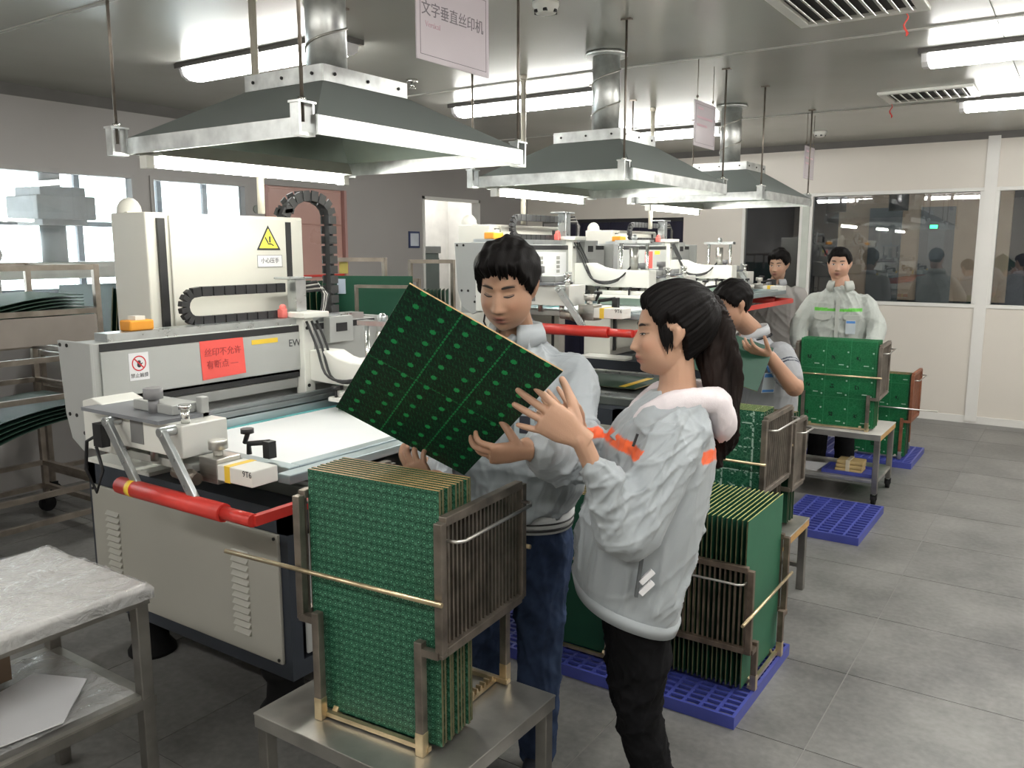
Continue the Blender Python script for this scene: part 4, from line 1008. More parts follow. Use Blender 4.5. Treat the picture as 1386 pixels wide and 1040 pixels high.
def loft(q, secs, n=28, p=2.3):
    """closed body of super-elliptic sections: (centre, u axis, half u, v axis, half v)"""
    vs = []
    for c, u, a, v, b in secs:
        for k in range(n):
            th = 2*math.pi*k/n; cs, sn = math.cos(th), math.sin(th)
            vs.append(np.array(c, float) + np.array(u)*a*math.copysign(abs(cs)**(2/p), cs) + np.array(v)*b*math.copysign(abs(sn)**(2/p), sn))
    m = len(secs); fs = [(i*n+k, i*n+(k+1) % n, (i+1)*n+(k+1) % n, (i+1)*n+k) for i in range(m-1) for k in range(n)]
    fs += [tuple(reversed(range(n))), tuple((m-1)*n+k for k in range(n))]
    return q.add(vs, fs, True)
def fuse(q, voxel, smooth=3):
    """one continuous skin over everything collected in q -> mesh"""
    me = q.mesh('tmp', []); o = bpy.data.objects.new('tmp', me); col.objects.link(o)
    r = o.modifiers.new('r', 'REMESH'); r.mode = 'VOXEL'; r.voxel_size = voxel; r.use_smooth_shade = True
    if smooth:
        s = o.modifiers.new('s', 'SMOOTH'); s.factor = .5; s.iterations = smooth
    dg = bpy.context.evaluated_depsgraph_get(); out = bpy.data.meshes.new_from_object(o.evaluated_get(dg))
    bpy.data.objects.remove(o); return out
def get_co(me):
    a = np.empty(len(me.vertices)*3); me.vertices.foreach_get('co', a); return a.reshape(-1, 3)
def get_no(me):
    a = np.empty(len(me.vertices)*3, np.float32); me.vertex_normals.foreach_get('vector', a); return a.reshape(-1, 3).astype(float)
def set_co(me, P): me.vertices.foreach_set('co', P.ravel()); me.update()
def paint(me, C):
    a = me.attributes.get('Col') or me.attributes.new('Col', 'FLOAT_COLOR', 'POINT')
    a.data.foreach_set('color', np.hstack([C, np.ones((len(C), 1))]).astype(np.float32).ravel())
def put(me, name, m, parent):
    me.name = name; me.transform(wmat(parent).inverted()); me.materials.clear(); me.materials.append(m)
    o = bpy.data.objects.new(name, me); col.objects.link(o); o.parent = parent; return o
def folds(P, seed, freq=22., amp=.006, dirs=6, mask=None):
    """cloth creases: ridged sums of warped waves"""
    g = np.random.default_rng(seed); h = np.zeros(len(P)); W = np.zeros_like(P)
    for _ in range(4):
        k = g.normal(size=3)*6; W += np.outer(np.sin(P @ k + g.uniform(0, 6)), g.normal(size=3))*.022
    Q = P + W
    for _ in range(dirs):
        k = unit(g.normal(size=3)*V3(1, 1, .8)) * freq * g.uniform(.5, 1.5)
        s = np.sin(Q @ k + g.uniform(0, 6.28)); h += (1 - np.abs(s))**3 * g.uniform(.4, 1) - .18
    for _ in range(dirs):
        k = unit(g.normal(size=3)*V3(1, 1, .7)) * freq*2.3 * g.uniform(.7, 1.4)
        s = np.sin((P + W*1.6) @ k + g.uniform(0, 6.28)); h += ((1 - np.abs(s))**4 * g.uniform(.3, .8) - .10)*.6
    env = .5 + .5*np.sin(P @ (g.normal(size=3)*7) + 1); h *= (.35 + .9*env)
    return h * amp * (1 if mask is None else mask)
G = lambda x, s: np.exp(-(x/s)**2)

def head_grid(sc_=1.0, male=True, jaw=1.0):
    """head in its own frame: x to the person's right, y forward, z up, origin mid head"""
    nu, nv = 88, 64
    ph = -math.pi/2 + math.pi*(np.arange(1, nv))/nv; th = 2*math.pi*np.arange(nu)/nu
    T, PH = np.meshgrid(th, ph); D = np.stack([np.cos(PH)*np.sin(T), np.cos(PH)*np.cos(T), np.sin(PH)], -1).reshape(-1, 3)
    D = np.vstack([D, [[0, 0, -1], [0, 0, 1]]])
    P = D * head_r(D, jaw)[:, None]
    P = face_features(P, male)
    return P*sc_, nu, nv
def head_r(D, jaw=1.0):
    E = [((0, -.020, .030), (.076, .097, .086)), ((0, .014, -.030), (.0685*jaw, .074, .091))]
    acc = np.zeros(len(D)); pw = 14
    for c, s in E:
        c = np.array(c)/np.array(s); d = D/np.array(s)
        A = (d*d).sum(1); B = d @ c; Cc = c @ c - 1; disc = B*B - A*Cc
        r = np.where(disc > 0, (B + np.sqrt(np.maximum(disc, 0)))/A, 0); acc += np.maximum(r, 1e-4)**pw
    return acc**(1/pw)
def face_features(P, male=True):
    P = P.copy(); x, y, z = P.T; f = np.clip((y - .02)/.04, 0, 1); dy = np.zeros(len(P))
    t = np.clip((.020 - z)/.060, 0, 1); prof = np.where(z > -.040, .021*t**1.15, .021*G(z + .040, .007))
    dy += prof*G(x, .0075 + .006*t)
    for s in (-1, 1):
        dy += .007*G(x - s*.0135, .0065)*G(z + .038, .0065)
        dy += -.0085*G(x - s*.031, .019)*G(z - .006, .012) + .0055*G(x - s*.032, .014)*G(z - .003, .0075)
        dy += .0035*G(x - s*.030, .022)*G(z - .025, .008) + .004*G(x - s*.044, .018)*G(z + .030, .018)
    dy += .0030*G(x, .026)*G(z + .066, .016) + .0075*G(x, .019)*G(z + .0622, .0050) + .0075*G(x, .017)*G(z + .0750, .0058) - .0055*G(x, .022)*G(z + .0685, .0024)
    dy += .0185*G(x, .022)*G(z + .110, .020) + .004*G(x, .040)*G(z + .095, .025) - .0035*G(x, .02)*G(z + .087, .006)
    P[:, 1] += dy*f; t = np.clip((-z - .045)/.075, 0, 1); P[:, 0] = x*(1 - .16*t*t*np.clip((y + .02)/.08, 0, 1)); return P
def add_head(q, M, sc_=1.0, jaw=1.0, male=True):
    P, nu, nv = head_grid(sc_, male, jaw); P = P @ M[:3, :3].T + M[:3, 3]
    fs = [(j*nu+i, j*nu+(i+1) % nu, (j+1)*nu+(i+1) % nu, (j+1)*nu+i) for j in range(nv-2) for i in range(nu)]
    b, t = len(P)-2, len(P)-1
    fs += [(b, (i+1) % nu, i) for i in range(nu)] + [((nv-2)*nu+i, (nv-2)*nu+(i+1) % nu, t) for i in range(nu)]
    q.add(P, fs, True)
    for s in (-1, 1):       # ears
        c = [(s*.070, -.008, -.030), (s*.078, -.014, -.018), (s*.086, -.026, .006), (s*.086, -.024, .024), (s*.080, -.010, .028), (s*.073, .001, .018)]
        pts = [M[:3, :3] @ (np.array(p)*sc_) + M[:3, 3] for p in c]
        limb(q, pts, [.0065, .007, .0065, .006, .006, .005], 8, 4)
        pts = [M[:3, :3] @ (np.array(p)*sc_) + M[:3, 3] for p in ((s*.071, -.007, -.026), (s*.076, -.012, -.008), (s*.080, -.014, .014))]
        limb(q, pts, [.0075, .0105, .0115], 8, 4)
def head_matrix(c, look, roll=0.0):
    f = unit(look); r = unit(np.cross(f, UP)); u = np.cross(r, f)
    if roll: r, u = r*math.cos(roll) + u*math.sin(roll), u*math.cos(roll) - r*math.sin(roll)
    M = np.eye(4); M[:3, 0], M[:3, 1], M[:3, 2], M[:3, 3] = r, f, u, c; return M
def hair_mesh(M, zh, thick, sc_=1.0, seed=0, jaw=1.0, nu=150, nv=100, spike=.004, jag=.01, freq=1.0, comb=None):
    """cap of hair: zh(phi) hairline height, thick(D) thickness"""
    g = np.random.default_rng(seed)
    ph = -math.pi/2*.75 + (math.pi*.875)*(np.arange(nv+1))/nv; th = 2*math.pi*np.arange(nu)/nu
    T, PH = np.meshgrid(th, ph); D = np.stack([np.cos(PH)*np.sin(T), np.cos(PH)*np.cos(T), np.sin(PH)], -1).reshape(-1, 3)
    r = head_r(D, jaw); P = D*r[:, None]; z = P[:, 2]
    phi = np.abs(np.arctan2(D[:, 0], D[:, 1])); ths = np.arctan2(D[:, 0], D[:, 1])
    j = jag*(np.sin(ths*23*freq+1)*.4 + np.sin(ths*41*freq+2)*.35 + np.sin(ths*67*freq+.5)*.3 + np.sin(ths*9)*.3)
    m = np.clip((z - zh(phi) - j)/.016, 0, 1); m = m*m*(3-2*m)
    n = np.zeros(len(P))
    for _ in range(7):
        k = g.normal(size=3)*V3(150, 60, 70); n += np.sin(P @ k + g.uniform(0, 6))
    th_ = thick(D)*m + spike*n/7*2*m
    if comb is not None:      # strands drawn towards one point
        ax = unit(comb); e1 = unit(np.cross(ax, V3(1, 0, 0))); e2 = np.cross(ax, e1); an = np.arctan2(D @ e1, D @ e2)
        th_ = th_ + m*(.0016*np.sin(an*34 + 1.5*np.sin(an*7)) + .0011*np.sin(an*61 + 2*np.sin(an*9)) + .0016*np.sin(an*13 + 1))
    rr = np.where(m > .02, r + .003 + np.maximum(th_, .001), r - .008)
    Q = D*rr[:, None]; Q = Q*sc_ @ M[:3, :3].T + M[:3, 3]
    fs = [(a*nu+i, a*nu+(i+1) % nu, (a+1)*nu+(i+1) % nu, (a+1)*nu+i) for a in range(nv) for i in range(nu)]
    fs.append(tuple(nv*nu + i for i in range(nu)))
    q = MB(); q.add(Q, fs, True); return q
def hand(q, wr, d, N, left, scale=1.0, curl=(25, 25, 15), spread=6, thumb=(35, 20), curls=None, spreads=None, tN=.25):
    d = unit(d); N = np.array(N, float); N = unit(N - d*(N @ d)); s = np.cross(N, d) if left else np.cross(d, N)
    wr = np.array(wr, float); S = scale
    secs = [(wr - d*.02*S, s, .024*S, N, .019*S), (wr + d*.01*S, s, .027*S, N, .018*S), (wr + d*.04*S, s, .038*S, N, .0165*S), (wr + d*.075*S, s, .041*S, N, .0135*S), (wr + d*.094*S, s, .037*S, N, .010*S)]
    loft(q, secs, 18, 2.6)
    L = [.074, .082, .076, .060]; off = [.0295, .0100, -.0100, -.0285]; base = [.089, .093, .089, .080]; R0 = [.0088, .0090, .0086, .0076]
    for k in range(4):
        cu = curls[k] if curls else curl; sp = R_(spreads[k] if spreads else (1.5 - k)*spread)
        b = wr + d*(base[k] - .012)*S + s*off[k]*S; dd = d*math.cos(sp) + s*math.sin(sp)
        pts = [b]; a = 0
        for seg, c in zip((.46, .30, .24), cu):
            a += R_(c); v = dd*math.cos(a) + N*math.sin(a); pts.append(pts[-1] + v*L[k]*seg*S*(1.16 if seg == .46 else 1))
        limb(q, pts, [R0[k]*S*1.06, R0[k]*S, R0[k]*S*.92, R0[k]*S*.74], 10, 4)
    b = wr + d*.022*S + s*.022*S + N*.006*S; a = R_(thumb[0]); v = unit(d*math.cos(a) + s*math.sin(a) + N*tN)
    p1 = b + v*.042*S; v2 = unit(v + d*.25 + N*math.sin(R_(thumb[1]))); p2 = p1 + v2*.034*S; v3 = unit(v2 + d*.2 + N*math.sin(R_(thumb[1]))*.5); p3 = p2 + v3*.026*S
    limb(q, [b, p1, p2, p3], [.0145*S, .0115*S, .0100*S, .0078*S], 10, 4)
    return wr
R_ = math.radians
HANDS = {}
M_skin = colattr('skin', .5, .10, 300, sss=.08)
M_hair = mat('black hair', (.006, .005, .005), .62, spec=.12, var=.35, scale=60, stretch=(1, 1, .2), bump=.3, bscale=240)
M_eye = mat('dark eye', (.012, .008, .007), .55, spec=.2); M_eyew = mat('eye white', (.62, .58, .54), .3)
M_cloth = colattr('work jacket cloth', .62, .12, 500, sheen=.15)
M_polo = colattr('polo knit', .8, .2, 600)
M_jean = mat('blue denim', (.032, .050, .100), .85, spec=.15, var=.35, scale=16, bump=.3, bscale=500)
M_blackpant = mat('black trouser cloth', (.006, .006, .007), .85, spec=.12, var=.3, scale=20, bump=.2, bscale=300)
M_navypant = mat('dark navy trouser cloth', (.010, .012, .018), .85, spec=.12, var=.3, scale=20, bump=.2, bscale=300)
M_shoe = mat('dark shoe', (.02, .022, .03), .5, var=.2); M_sole = mat('white sole', (.55, .55, .52), .6)
M_badge = mat('clear badge sleeve', (.50, .56, .60), .25); M_badgeb = mat('blue badge print', (.08, .25, .62), .4); M_badged = mat('dark badge photo', (.05, .05, .07), .4)

def face_paint(me, M, sc_, skin, lip, brow=1.0, eyes_open=.0, sideburn=False):
    P = get_co(me); Q = (P - M[:3, 3]) @ M[:3, :3]/sc_; x, y, z = Q.T
    C = np.tile(np.array(skin, float), (len(P), 1)); near = (np.abs(x) < .09) & (y > .02) & (np.abs(z) < .14)
    blot = .06*np.sin(P @ V3(31, 17, 23)) + .04*np.sin(P @ V3(-60, 44, 51)); C *= (1 + blot)[:, None]
    def mixin(w, c):
        nonlocal C; w = np.clip(w*near, 0, 1)[:, None]; C = C*(1-w) + np.array(c)*w
    ax = np.abs(x)
    mixin(.35*G(ax - .045, .02)*G(z + .03, .02), (skin[0]*1.05, skin[1]*.75, skin[2]*.72))
    mixin(1.0*G(x, .019)*(G(z + .0625, .0055) + G(z + .0750, .0065)), lip)
    mixin(.9*G(x, .022)*G(z + .0687, .0016), tuple(q*.25 for q in lip))
    bz = .0265 + .003*np.sin((ax - .012)/.042*2.6); mixin(brow*.85*G(z - bz, .0036)*np.clip((ax - .012)/.006, 0, 1)*np.clip((.052 - ax)/.008, 0, 1), (.02, .015, .013))
    ez = .003 + .002*(ax - .031)/.013; mixin(.95*G(z - ez, .0020)*np.clip((ax - .0165)/.004, 0, 1)*np.clip((.047 - ax)/.004, 0, 1), (.018, .013, .012))
    mixin(.35*G(z - .0015, .006)*G(ax - .031, .014), tuple(q*.55 for q in skin))
    for s in (-1, 1): mixin(.75*G(x - s*.0075, .0038)*G(z + .0445, .0022), tuple(q*.22 for q in skin))
    paint(me, C)
def face_strip(M, sc_, parent, name, m, xs, zf, hf, off=.0012, sides=(-1, 1), n=14):
    '''a thin shape lying on the face: xs range, zf(u) height, hf(u) half height'''
    for s in sides:
        q = MB(); vs = []
        for k in range(n + 1):
            u = k/n; xx = s*(xs[0] + (xs[1] - xs[0])*u) if len(sides) > 1 else xs[0] + (xs[1] - xs[0])*u
            for e in (1, 0, -1):
                z = zf(u) + e*hf(u); d = np.array([[xx, .085, z]]); d = d/np.linalg.norm(d)
                p = d*head_r(d)[:, None]; p = face_features(p)[0]; vs.append(M[:3, :3] @ (V3(xx, p[1] + off + (.0006 if e == 0 else 0), z)*sc_) + M[:3, 3])
        fs = []
        for k in range(n): fs += [(3*k, 3*k+3, 3*k+4, 3*k+1), (3*k+1, 3*k+4, 3*k+5, 3*k+2)]
        q.add(vs, fs, True); q.build(name, m, parent)
M_lash = mat('dark lashes', (.014, .010, .009), .5); M_brow = mat('eyebrow hair', (.022, .016, .014), .6, var=.3, scale=90)
M_mouth = mat('mouth line', (.09, .030, .028), .5)
def features(M, sc_, b, open_=0.0, brow=.0030, mouth=.018):
    face_strip(M, sc_, b, 'eyebrow', M_brow, (.013, .050), lambda u: .0255 + .0045*math.sin(u*2.4), lambda u: brow*(.35 + .9*math.sin(math.pi*min(1, u*.8 + .18))), .0010)
    if open_:
        face_strip(M, sc_, b, 'eye_white', M_eyew, (.0185, .0450), lambda u: .0022 + .0016*u, lambda u: open_*math.sin(math.pi*u)**.7 + .0002, .0008)
        face_strip(M, sc_, b, 'iris', M_eye, (.0265, .0370), lambda u: .0028, lambda u: open_*.98*math.sin(math.pi*(.15 + .7*u))**.5, .0016)
        face_strip(M, sc_, b, 'upper_lash', M_lash, (.0175, .0465), lambda u: .0025 + .0016*u + open_*math.sin(math.pi*u)**.7, lambda u: .0013, .0018)
    else:
        face_strip(M, sc_, b, 'closed_lash', M_lash, (.0175, .0465), lambda u: .0020 - .0034*math.sin(math.pi*u) + .0022*u, lambda u: .0013 + .0007*math.sin(math.pi*u), .0014)
    face_strip(M, sc_, b, 'mouth_line', M_mouth, (-mouth, mouth), lambda u: -.0685 - .0012*math.cos((u - .5)*6), lambda u: .0008 + .0003*math.sin(math.pi*u), .0012, sides=(1,))
    face_strip(M, sc_, b, 'nostril', M_mouth, (.0045, .0105), lambda u: -.0452, lambda u: .0013*math.sin(math.pi*u) + .0002, .0012)

def person(label, base, Fb, head, sk=(.34, .19, .125), lip=(.27, .095, .080), voxel=.0035, torso=None, arms=None, legs=None, hands=None, jaw=1.0, hs=.93, male=True, neck=.052, eye=.0):
    """the continuous body: head, neck, trunk, arms, hands, legs"""
    t = thing('person', label, 'person', (base[0], base[1], 0))
    q = MB(); M = head_matrix(*head)
    add_head(q, M, hs, jaw, male)
    cn, cs_ = np.array(torso[-1][0], float), M[:3, 3]
    limb(q, [cn - UP*.02, cn + UP*.02, cs_ + M[:3, :3] @ V3(0, -.022, -.075)*hs, cs_ + M[:3, :3] @ V3(0, -.02, -.03)*hs], [neck*1.25, neck*1.02, neck*.98, neck*.98], 18)
    loft(q, [(c, u, a*.72, v, b*.72) for c, u, a, v, b in torso], 24)
    for k, (pts, rad) in enumerate(arms): limb(q, pts, rad, 14)
    for h in hands: hand(q, **h)
    for pts, rad in legs: limb(q, pts, rad, 14)
    me = fuse(q, voxel, 2); face_paint(me, M, hs, sk, lip)
    b = put(me, 'body', M_skin, t)
    features(M, hs, b, eye)
    return t, M
def garment(name, q, voxel, m, parent, color, seed, amp=.006, freq=22., smooth=6, dirs=6, extra=None, mask=None):
    me = fuse(q, voxel, smooth); P = get_co(me); N_ = get_no(me)
    mk = mask(P) if mask else None
    P2 = P + N_*folds(P, seed, freq, amp, dirs, mk)[:, None]; set_co(me, P2)
    if color is not None: paint(me, color(P))
    return put(me, name, m, parent)
def shoes(t, pts, m=None, sole=True):
    for a, d in pts:
        a = np.array(a, float); d = unit(d); s = np.cross(d, UP); q = MB()
        secs = [(a - d*.065 + UP*.035, s, .026, UP, .030), (a - d*.04 + UP*.045, s, .036, UP, .042), (a + d*.02 + UP*.045, s, .038, UP, .042), (a + d*.09 + UP*.035, s, .043, UP, .032), (a + d*.15 + UP*.026, s, .040, UP, .022), (a + d*.178 + UP*.022, s, .022, UP, .014)]
        loft(q, secs, 20, 2.6); sh = q.build('shoe', m or M_shoe, t)
        if sole:
            q = MB(); loft(q, [(c - UP*(c[2] - .011), u, a_*1.05, v, .0105) for c, u, a_, v, b in secs], 20, 3.5); q.build('sole', M_sole, sh)
def collar(t, c, F, L, a, b, h, m, flare=.02, gap=.5, name='collar', tilt=0.0, th=.006):
    """stand-and-fall collar: a band round the neck, open in front"""
    q = MB(); n = 36; vs = []; F = np.array(F); L = np.array(L); c = np.array(c, float)
    for k in range(n + 1):
        an = gap + (2*math.pi - 2*gap)*k/n; dr = F*math.cos(an)*a + L*math.sin(an)*b; o = unit(dr); dz = -tilt*math.cos(an)
        fr = max(0, math.cos(an))**2; fall = -.006 - .022*fr; sp = flare*(.55 + .5*fr)
        for e, z in ((0, -.012), (.0015, h), (.006, h + .004), (.010 + sp*.55, h*.55), (.010 + sp, fall), (.005 + sp, fall - .001), (.006 + sp*.4, h*.5)): vs.append(c + dr + o*e + UP*(z + dz))
    m_ = 7; fs = [(k*m_+i, k*m_+(i+1) % m_, (k+1)*m_+(i+1) % m_, (k+1)*m_+i) for k in range(n) for i in range(m_)]
    fs += [tuple(reversed(range(m_))), tuple(n*m_ + i for i in range(m_))]
    q.add(vs, fs, True); return q.build(name, m, t)
M_collar = mat('pale grey collar cloth', (.35, .38, .40), .65, var=.05, bump=.1, bscale=400)
RT = V3(.829, .559, 0); FH = V3(-.559, .829, 0)

# ---- man holding the big board ---------------------------------------------------------------
BC = V3(-1.2567, 1.5553, 1.3153); BX = V3(.6511, .568, -.5034); BN = V3(-.1975, .7672, .6102); BZ = V3(.7328, -.2979, .6117)
F1 = unit((.22, -.975, 0)); L1_ = V3(-F1[1], F1[0], 0); B1 = V3(-1.385, 2.075, 0)
tor = lambda B, F, L, S: [(np.array(B) + F*f + UP*z, L, hw, F, hd) for z, f, hw, hd in S]
T1 = tor(B1, F1, L1_, [(.80, .0, .165, .115), (.95, .0, .18, .12), (1.15, .0, .185, .12), (1.26, .0, .18, .11), (1.33, .0, .13, .085), (1.41, .01, .062, .06)])
wrL = V3(-1.090, 1.680, 1.172); wrR = V3(-1.402, 1.712, 1.035)
shL = B1 + L1_*.170 + UP*1.290; shR = B1 - L1_*.170 + UP*1.290
elL = V3(-1.115, 1.925, 1.085); elR = V3(-1.545, 1.86, 1.03)
hipL, hipR = B1 + L1_*.085 + UP*.80, B1 - L1_*.085 + UP*.80
knL, knR = B1 + L1_*.085 + F1*.015 + UP*.45, B1 - L1_*.10 + F1*.03 + UP*.45
anL, anR = B1 + L1_*.075 + UP*.085, B1 - L1_*.115 + UP*.085
p1, HM1 = person('young man in pale grey jacket and jeans holding a big dark green board', B1, F1, ((-1.356, 1.985, 1.540), (.246, -.967, -.30), .03), torso=T1, jaw=1.10, hs=.96, voxel=.003, eye=.0,
    arms=[([shL, elL, wrL], [.045, .040, .026]), ([shR, elR, wrR], [.045, .040, .026])],
    legs=[([hipL, knL, anL], [.07, .05, .035]), ([hipR, knR, anR], [.07, .05, .035])],
    hands=[dict(wr=wrL - BN*.012, d=-RT*.92 - UP*.06 - FH*.12, N=BN, left=True, scale=.93, curls=[(22, 38, 30), (20, 36, 30), (24, 40, 30), (32, 44, 30)], spread=3, thumb=(40, 30), tN=1.6),
           dict(wr=wrR - BN*.045, d=-RT*.42 + UP*.80 - FH*.02, N=BN, left=False, curls=[(10, 30, 25), (12, 32, 25), (14, 36, 25), (16, 36, 25)], spread=6, thumb=(40, 25), tN=1.6)], sk=(.39, .225, .148))
g = MB()
loft(g, tor(B1, F1, L1_, [(.868, 0, .168, .122), (.875, 0, .182, .134), (.90, 0, .195, .144), (.94, 0, .212, .155), (1.02, 0, .215, .15), (1.15, 0, .212, .14), (1.25, 0, .205, .125), (1.32, 0, .165, .105), (1.365, .0, .115, .085), (1.40, .01, .076, .072)]), 40)
limb(g, [shL - L1_*.03, shL + L1_*.015 - UP*.03, shL*.45 + elL*.55 + RT*.01, elL + RT*.01, wrL*.6 + elL*.4 + RT*.012, wrL + RT*.040 + FH*.02], [.070, .074, .070, .072, .064, .052], 18)
limb(g, [shR + L1_*.03, shR - L1_*.015 - UP*.03, elR, wrR - unit(wrR - elR)*.04], [.070, .074, .070, .05], 18)
JK = V3(.335, .365, .385)
def c1(P):
    C = np.tile(JK, (len(P), 1)); z = P[:, 2]; r = np.hypot(P[:, 0] - B1[0], P[:, 1] - B1[1]) < .24
    return C
garment('jacket', g, .0055, M_cloth, p1, c1, 3, .0125, 18, 5, 7)
g = MB(); loft(g, tor(B1, F1, L1_, [(.822, 0, .160, .112), (.824, 0, .176, .128), (.874, 0, .182, .134), (.880, 0, .160, .115)]), 56)
hb_ = g.build('hem_band', mat('white ribbed hem', (.60, .61, .61), .8, bump=.2, bscale=300), p1)
for z0, z1, e in ((.832, .840, .0), (.853, .858, .0025)):
    g = MB(); loft(g, tor(B1, F1, L1_, [(z0 - .0002, 0, .15, .11), (z0, 0, .1788 + e, .1308 + e), (z1, 0, .1802 + e, .1322 + e), (z1 + .0002, 0, .15, .11)]), 56); g.build('hem_stripe', M_black, hb_)
collar(p1, B1 + F1*.0 + UP*1.385, F1, L1_, .072, .070, .045, M_collar, .022, .40)
g = MB(); loft(g, tor(B1, F1, L1_, [(.72, 0, .165, .115), (.80, 0, .172, .12), (.86, 0, .165, .115)]), 28)
for h, k, a in ((hipL, knL, anL), (hipR, knR, anR)): limb(g, [h - UP*.02, h*.5 + k*.5, k, k*.5 + a*.5, a - UP*.02], [.098, .088, .074, .066, .062], 18)
garment('jeans', g, .007, M_jean, p1, None, 5, .007, 30, 4, 6)
shoes(p1, [(anL*V3(1, 1, 0), F1 + L1_*.2), (anR*V3(1, 1, 0), F1 - L1_*.2)])
hz1 = lambda phi: np.where(phi < .75, .052 + .004*np.cos(phi*3), np.where(phi < 1.35, .052 - (phi-.75)/.6*.062, np.where(phi < 1.95, -.012 + (phi-1.35)/.6*.022, .010 - np.clip((phi - 1.95)/.4, 0, 1)*.075)))
def th1(D): return .010 + .020*np.clip(D[:, 2], 0, 1)**.8 + .012*np.clip(D[:, 1], 0, 1)*np.clip(D[:, 2]*1.6, 0, 1)
hair_mesh(HM1, hz1, th1, .96, 11, 1.10, spike=.005, jag=.011).build('hair', M_hair, p1)
# badge on his chest
q = MB(); bp = B1 + L1_*.085 + F1*.155 + UP*1.165; Mb = frame(tuple(bp), tuple(-L1_), (0, 0, 1))
q = MB(); q.box(-.03, -.045, -.002, .03, .045, .002); q.v = [tuple(Mb @ Vector(v)) for v in q.v]; q.v = [tuple(v) for v in q.v]
bd = q.build('badge', M_badge, p1)
q = MB(); q.box(-.018, -.028, -.0032, .014, .022, .0035); q.v = [tuple(Mb @ Vector(v)) for v in q.v]; q.build('badge_photo', M_badged, bd)

# the big board he holds
me = board_mesh(.384, .544, P_held, M_edge, .004)
ob = bpy.data.objects.new('circuit_board', me); col.objects.link(ob)
Rm = Matrix(((BX[0], BN[0], BZ[0]), (BX[1], BN[1], BZ[1]), (BX[2], BN[2], BZ[2])))
loc = BC - BZ*.272
ob.rotation_euler = Rm.to_euler(); ob.location = tuple(loc)
tag(ob, 'big dark green circuit board with bright pads held up by the young man', 'circuit board')

# ---- woman ----------------------------------------------------------------------------------
F2 = -RT; L2_ = V3(.559, -.829, 0); B2 = V3(-.905, 2.02, 0)
def ts(c, hd, hw, tilt):
    u = F2*math.cos(R_(tilt)) + UP*math.sin(R_(tilt)); return (V3(*c), L2_, hw, u, hd)
S2 = [ts((-.962, 1.977, .70), .138, .180, 20), ts((-.962, 1.977, .73), .152, .192, 20), ts((-.953, 1.983, .80), .160, .200, 18), ts((-.930, 1.995, .92), .162, .200, 13), ts((-.912, 2.007, 1.03), .155, .195, 9), ts((-.893, 2.018, 1.13), .145, .185, 6), ts((-.880, 2.028, 1.20), .122, .165, 3), ts((-.868, 2.038, 1.245), .098, .125, 0), ts((-.858, 2.046, 1.285), .066, .074, 0)]
wl = V3(-.935, 1.668, 1.218); el = V3(-.872, 1.790, .985); sl = V3(-.826, 1.905, 1.185)
sr = V3(-.955, 2.160, 1.185); er = V3(-1.085, 2.110, 1.01); wrr = V3(-1.075, 1.905, 1.185)
hip2 = V3(-.938, 1.995, .72); kn2 = V3(-.925, 1.985, .40); an2 = V3(-.880, 2.035, .08)
p2, HM2 = person('woman in pale grey jacket with orange stripes and long ponytail pointing at the board', B2, F2, ((-.880, 2.022, 1.437), (-.815, -.575, -.06)), torso=[s for s in S2], hs=.92, jaw=.95, male=False, neck=.047, eye=.0026, voxel=.003,
    arms=[([sl, el + UP*.012, wl], [.034, .026, .0235]), ([sr, er, wrr], [.034, .028, .0235])],
    legs=[([hip2 + L2_*.08, kn2 + L2_*.06, an2 + L2_*.06], [.07, .05, .035]), ([hip2 - L2_*.08, kn2 - L2_*.07, an2 - L2_*.08], [.07, .05, .035])],
    hands=[dict(wr=wl, d=-RT*.80 + UP*.52 - FH*.05, N=FH*.9 + UP*.15, left=True, scale=1.08, spreads=[9, 2, -6, -24], curls=[(4, 8, 6), (2, 6, 5), (3, 6, 5), (6, 10, 6)], thumb=(42, 20)),
           dict(wr=wrr, d=-RT*.35 - FH*.6 + UP*.6, N=FH*.7 - RT*.2 + UP*.2, left=False, scale=.92, curl=(20, 25, 15))], sk=(.50, .30, .205), lip=(.40, .11, .10))
g = MB(); loft(g, S2, 44)
wls = wl - unit(wl - el)*.10
limb(g, [sl + L2_*-.04 + UP*.0, sl - UP*.02 + L2_*.01, sl*.5 + el*.5 + L2_*.012 + F2*-.01, el + L2_*.01 - UP*.015, el*.45 + wls*.55, wls], [.082, .086, .083, .078, .066, .052], 20)
wrs = wrr - unit(wrr - er)*.04
limb(g, [sr, sr*.5 + er*.5, er, wrs], [.08, .08, .07, .05], 18)
def c2(P):
    C = np.tile(JK, (len(P), 1)); rel = P - V3(-.887, 2.02, 0); f = rel @ F2; l = rel @ L2_; z = P[:, 2] - .12*f
    on = (np.abs(z - 1.150) < .0155) & ((f > .085) | (f < -.075)) & (l < .20) & (l > -.04)
    C[on] = V3(.85, .13, .035)
    ax = P - el; fl = unit(wls - el); t_ = ax @ fl; near = np.linalg.norm(ax - np.outer(t_, fl), axis=1) < .085
    return C
def k2(P):
    f = (P - V3(-.955, 1.98, 0)) @ F2; return np.clip((P[:, 2] - .36*f - .715)/.09, .12, 1)
garment('jacket', g, .0055, M_cloth, p2, c2, 9, .0145, 16, 4, 7, mask=k2)
g = MB(); loft(g, [ts((-.962, 1.977, .690), .120, .160, 20), ts((-.962, 1.977, .692), .146, .187, 20), ts((-.961, 1.977, .728), .156, .197, 20), ts((-.960, 1.978, .732), .130, .17, 20)], 56); g.build('hem_band', M_collar, p2)
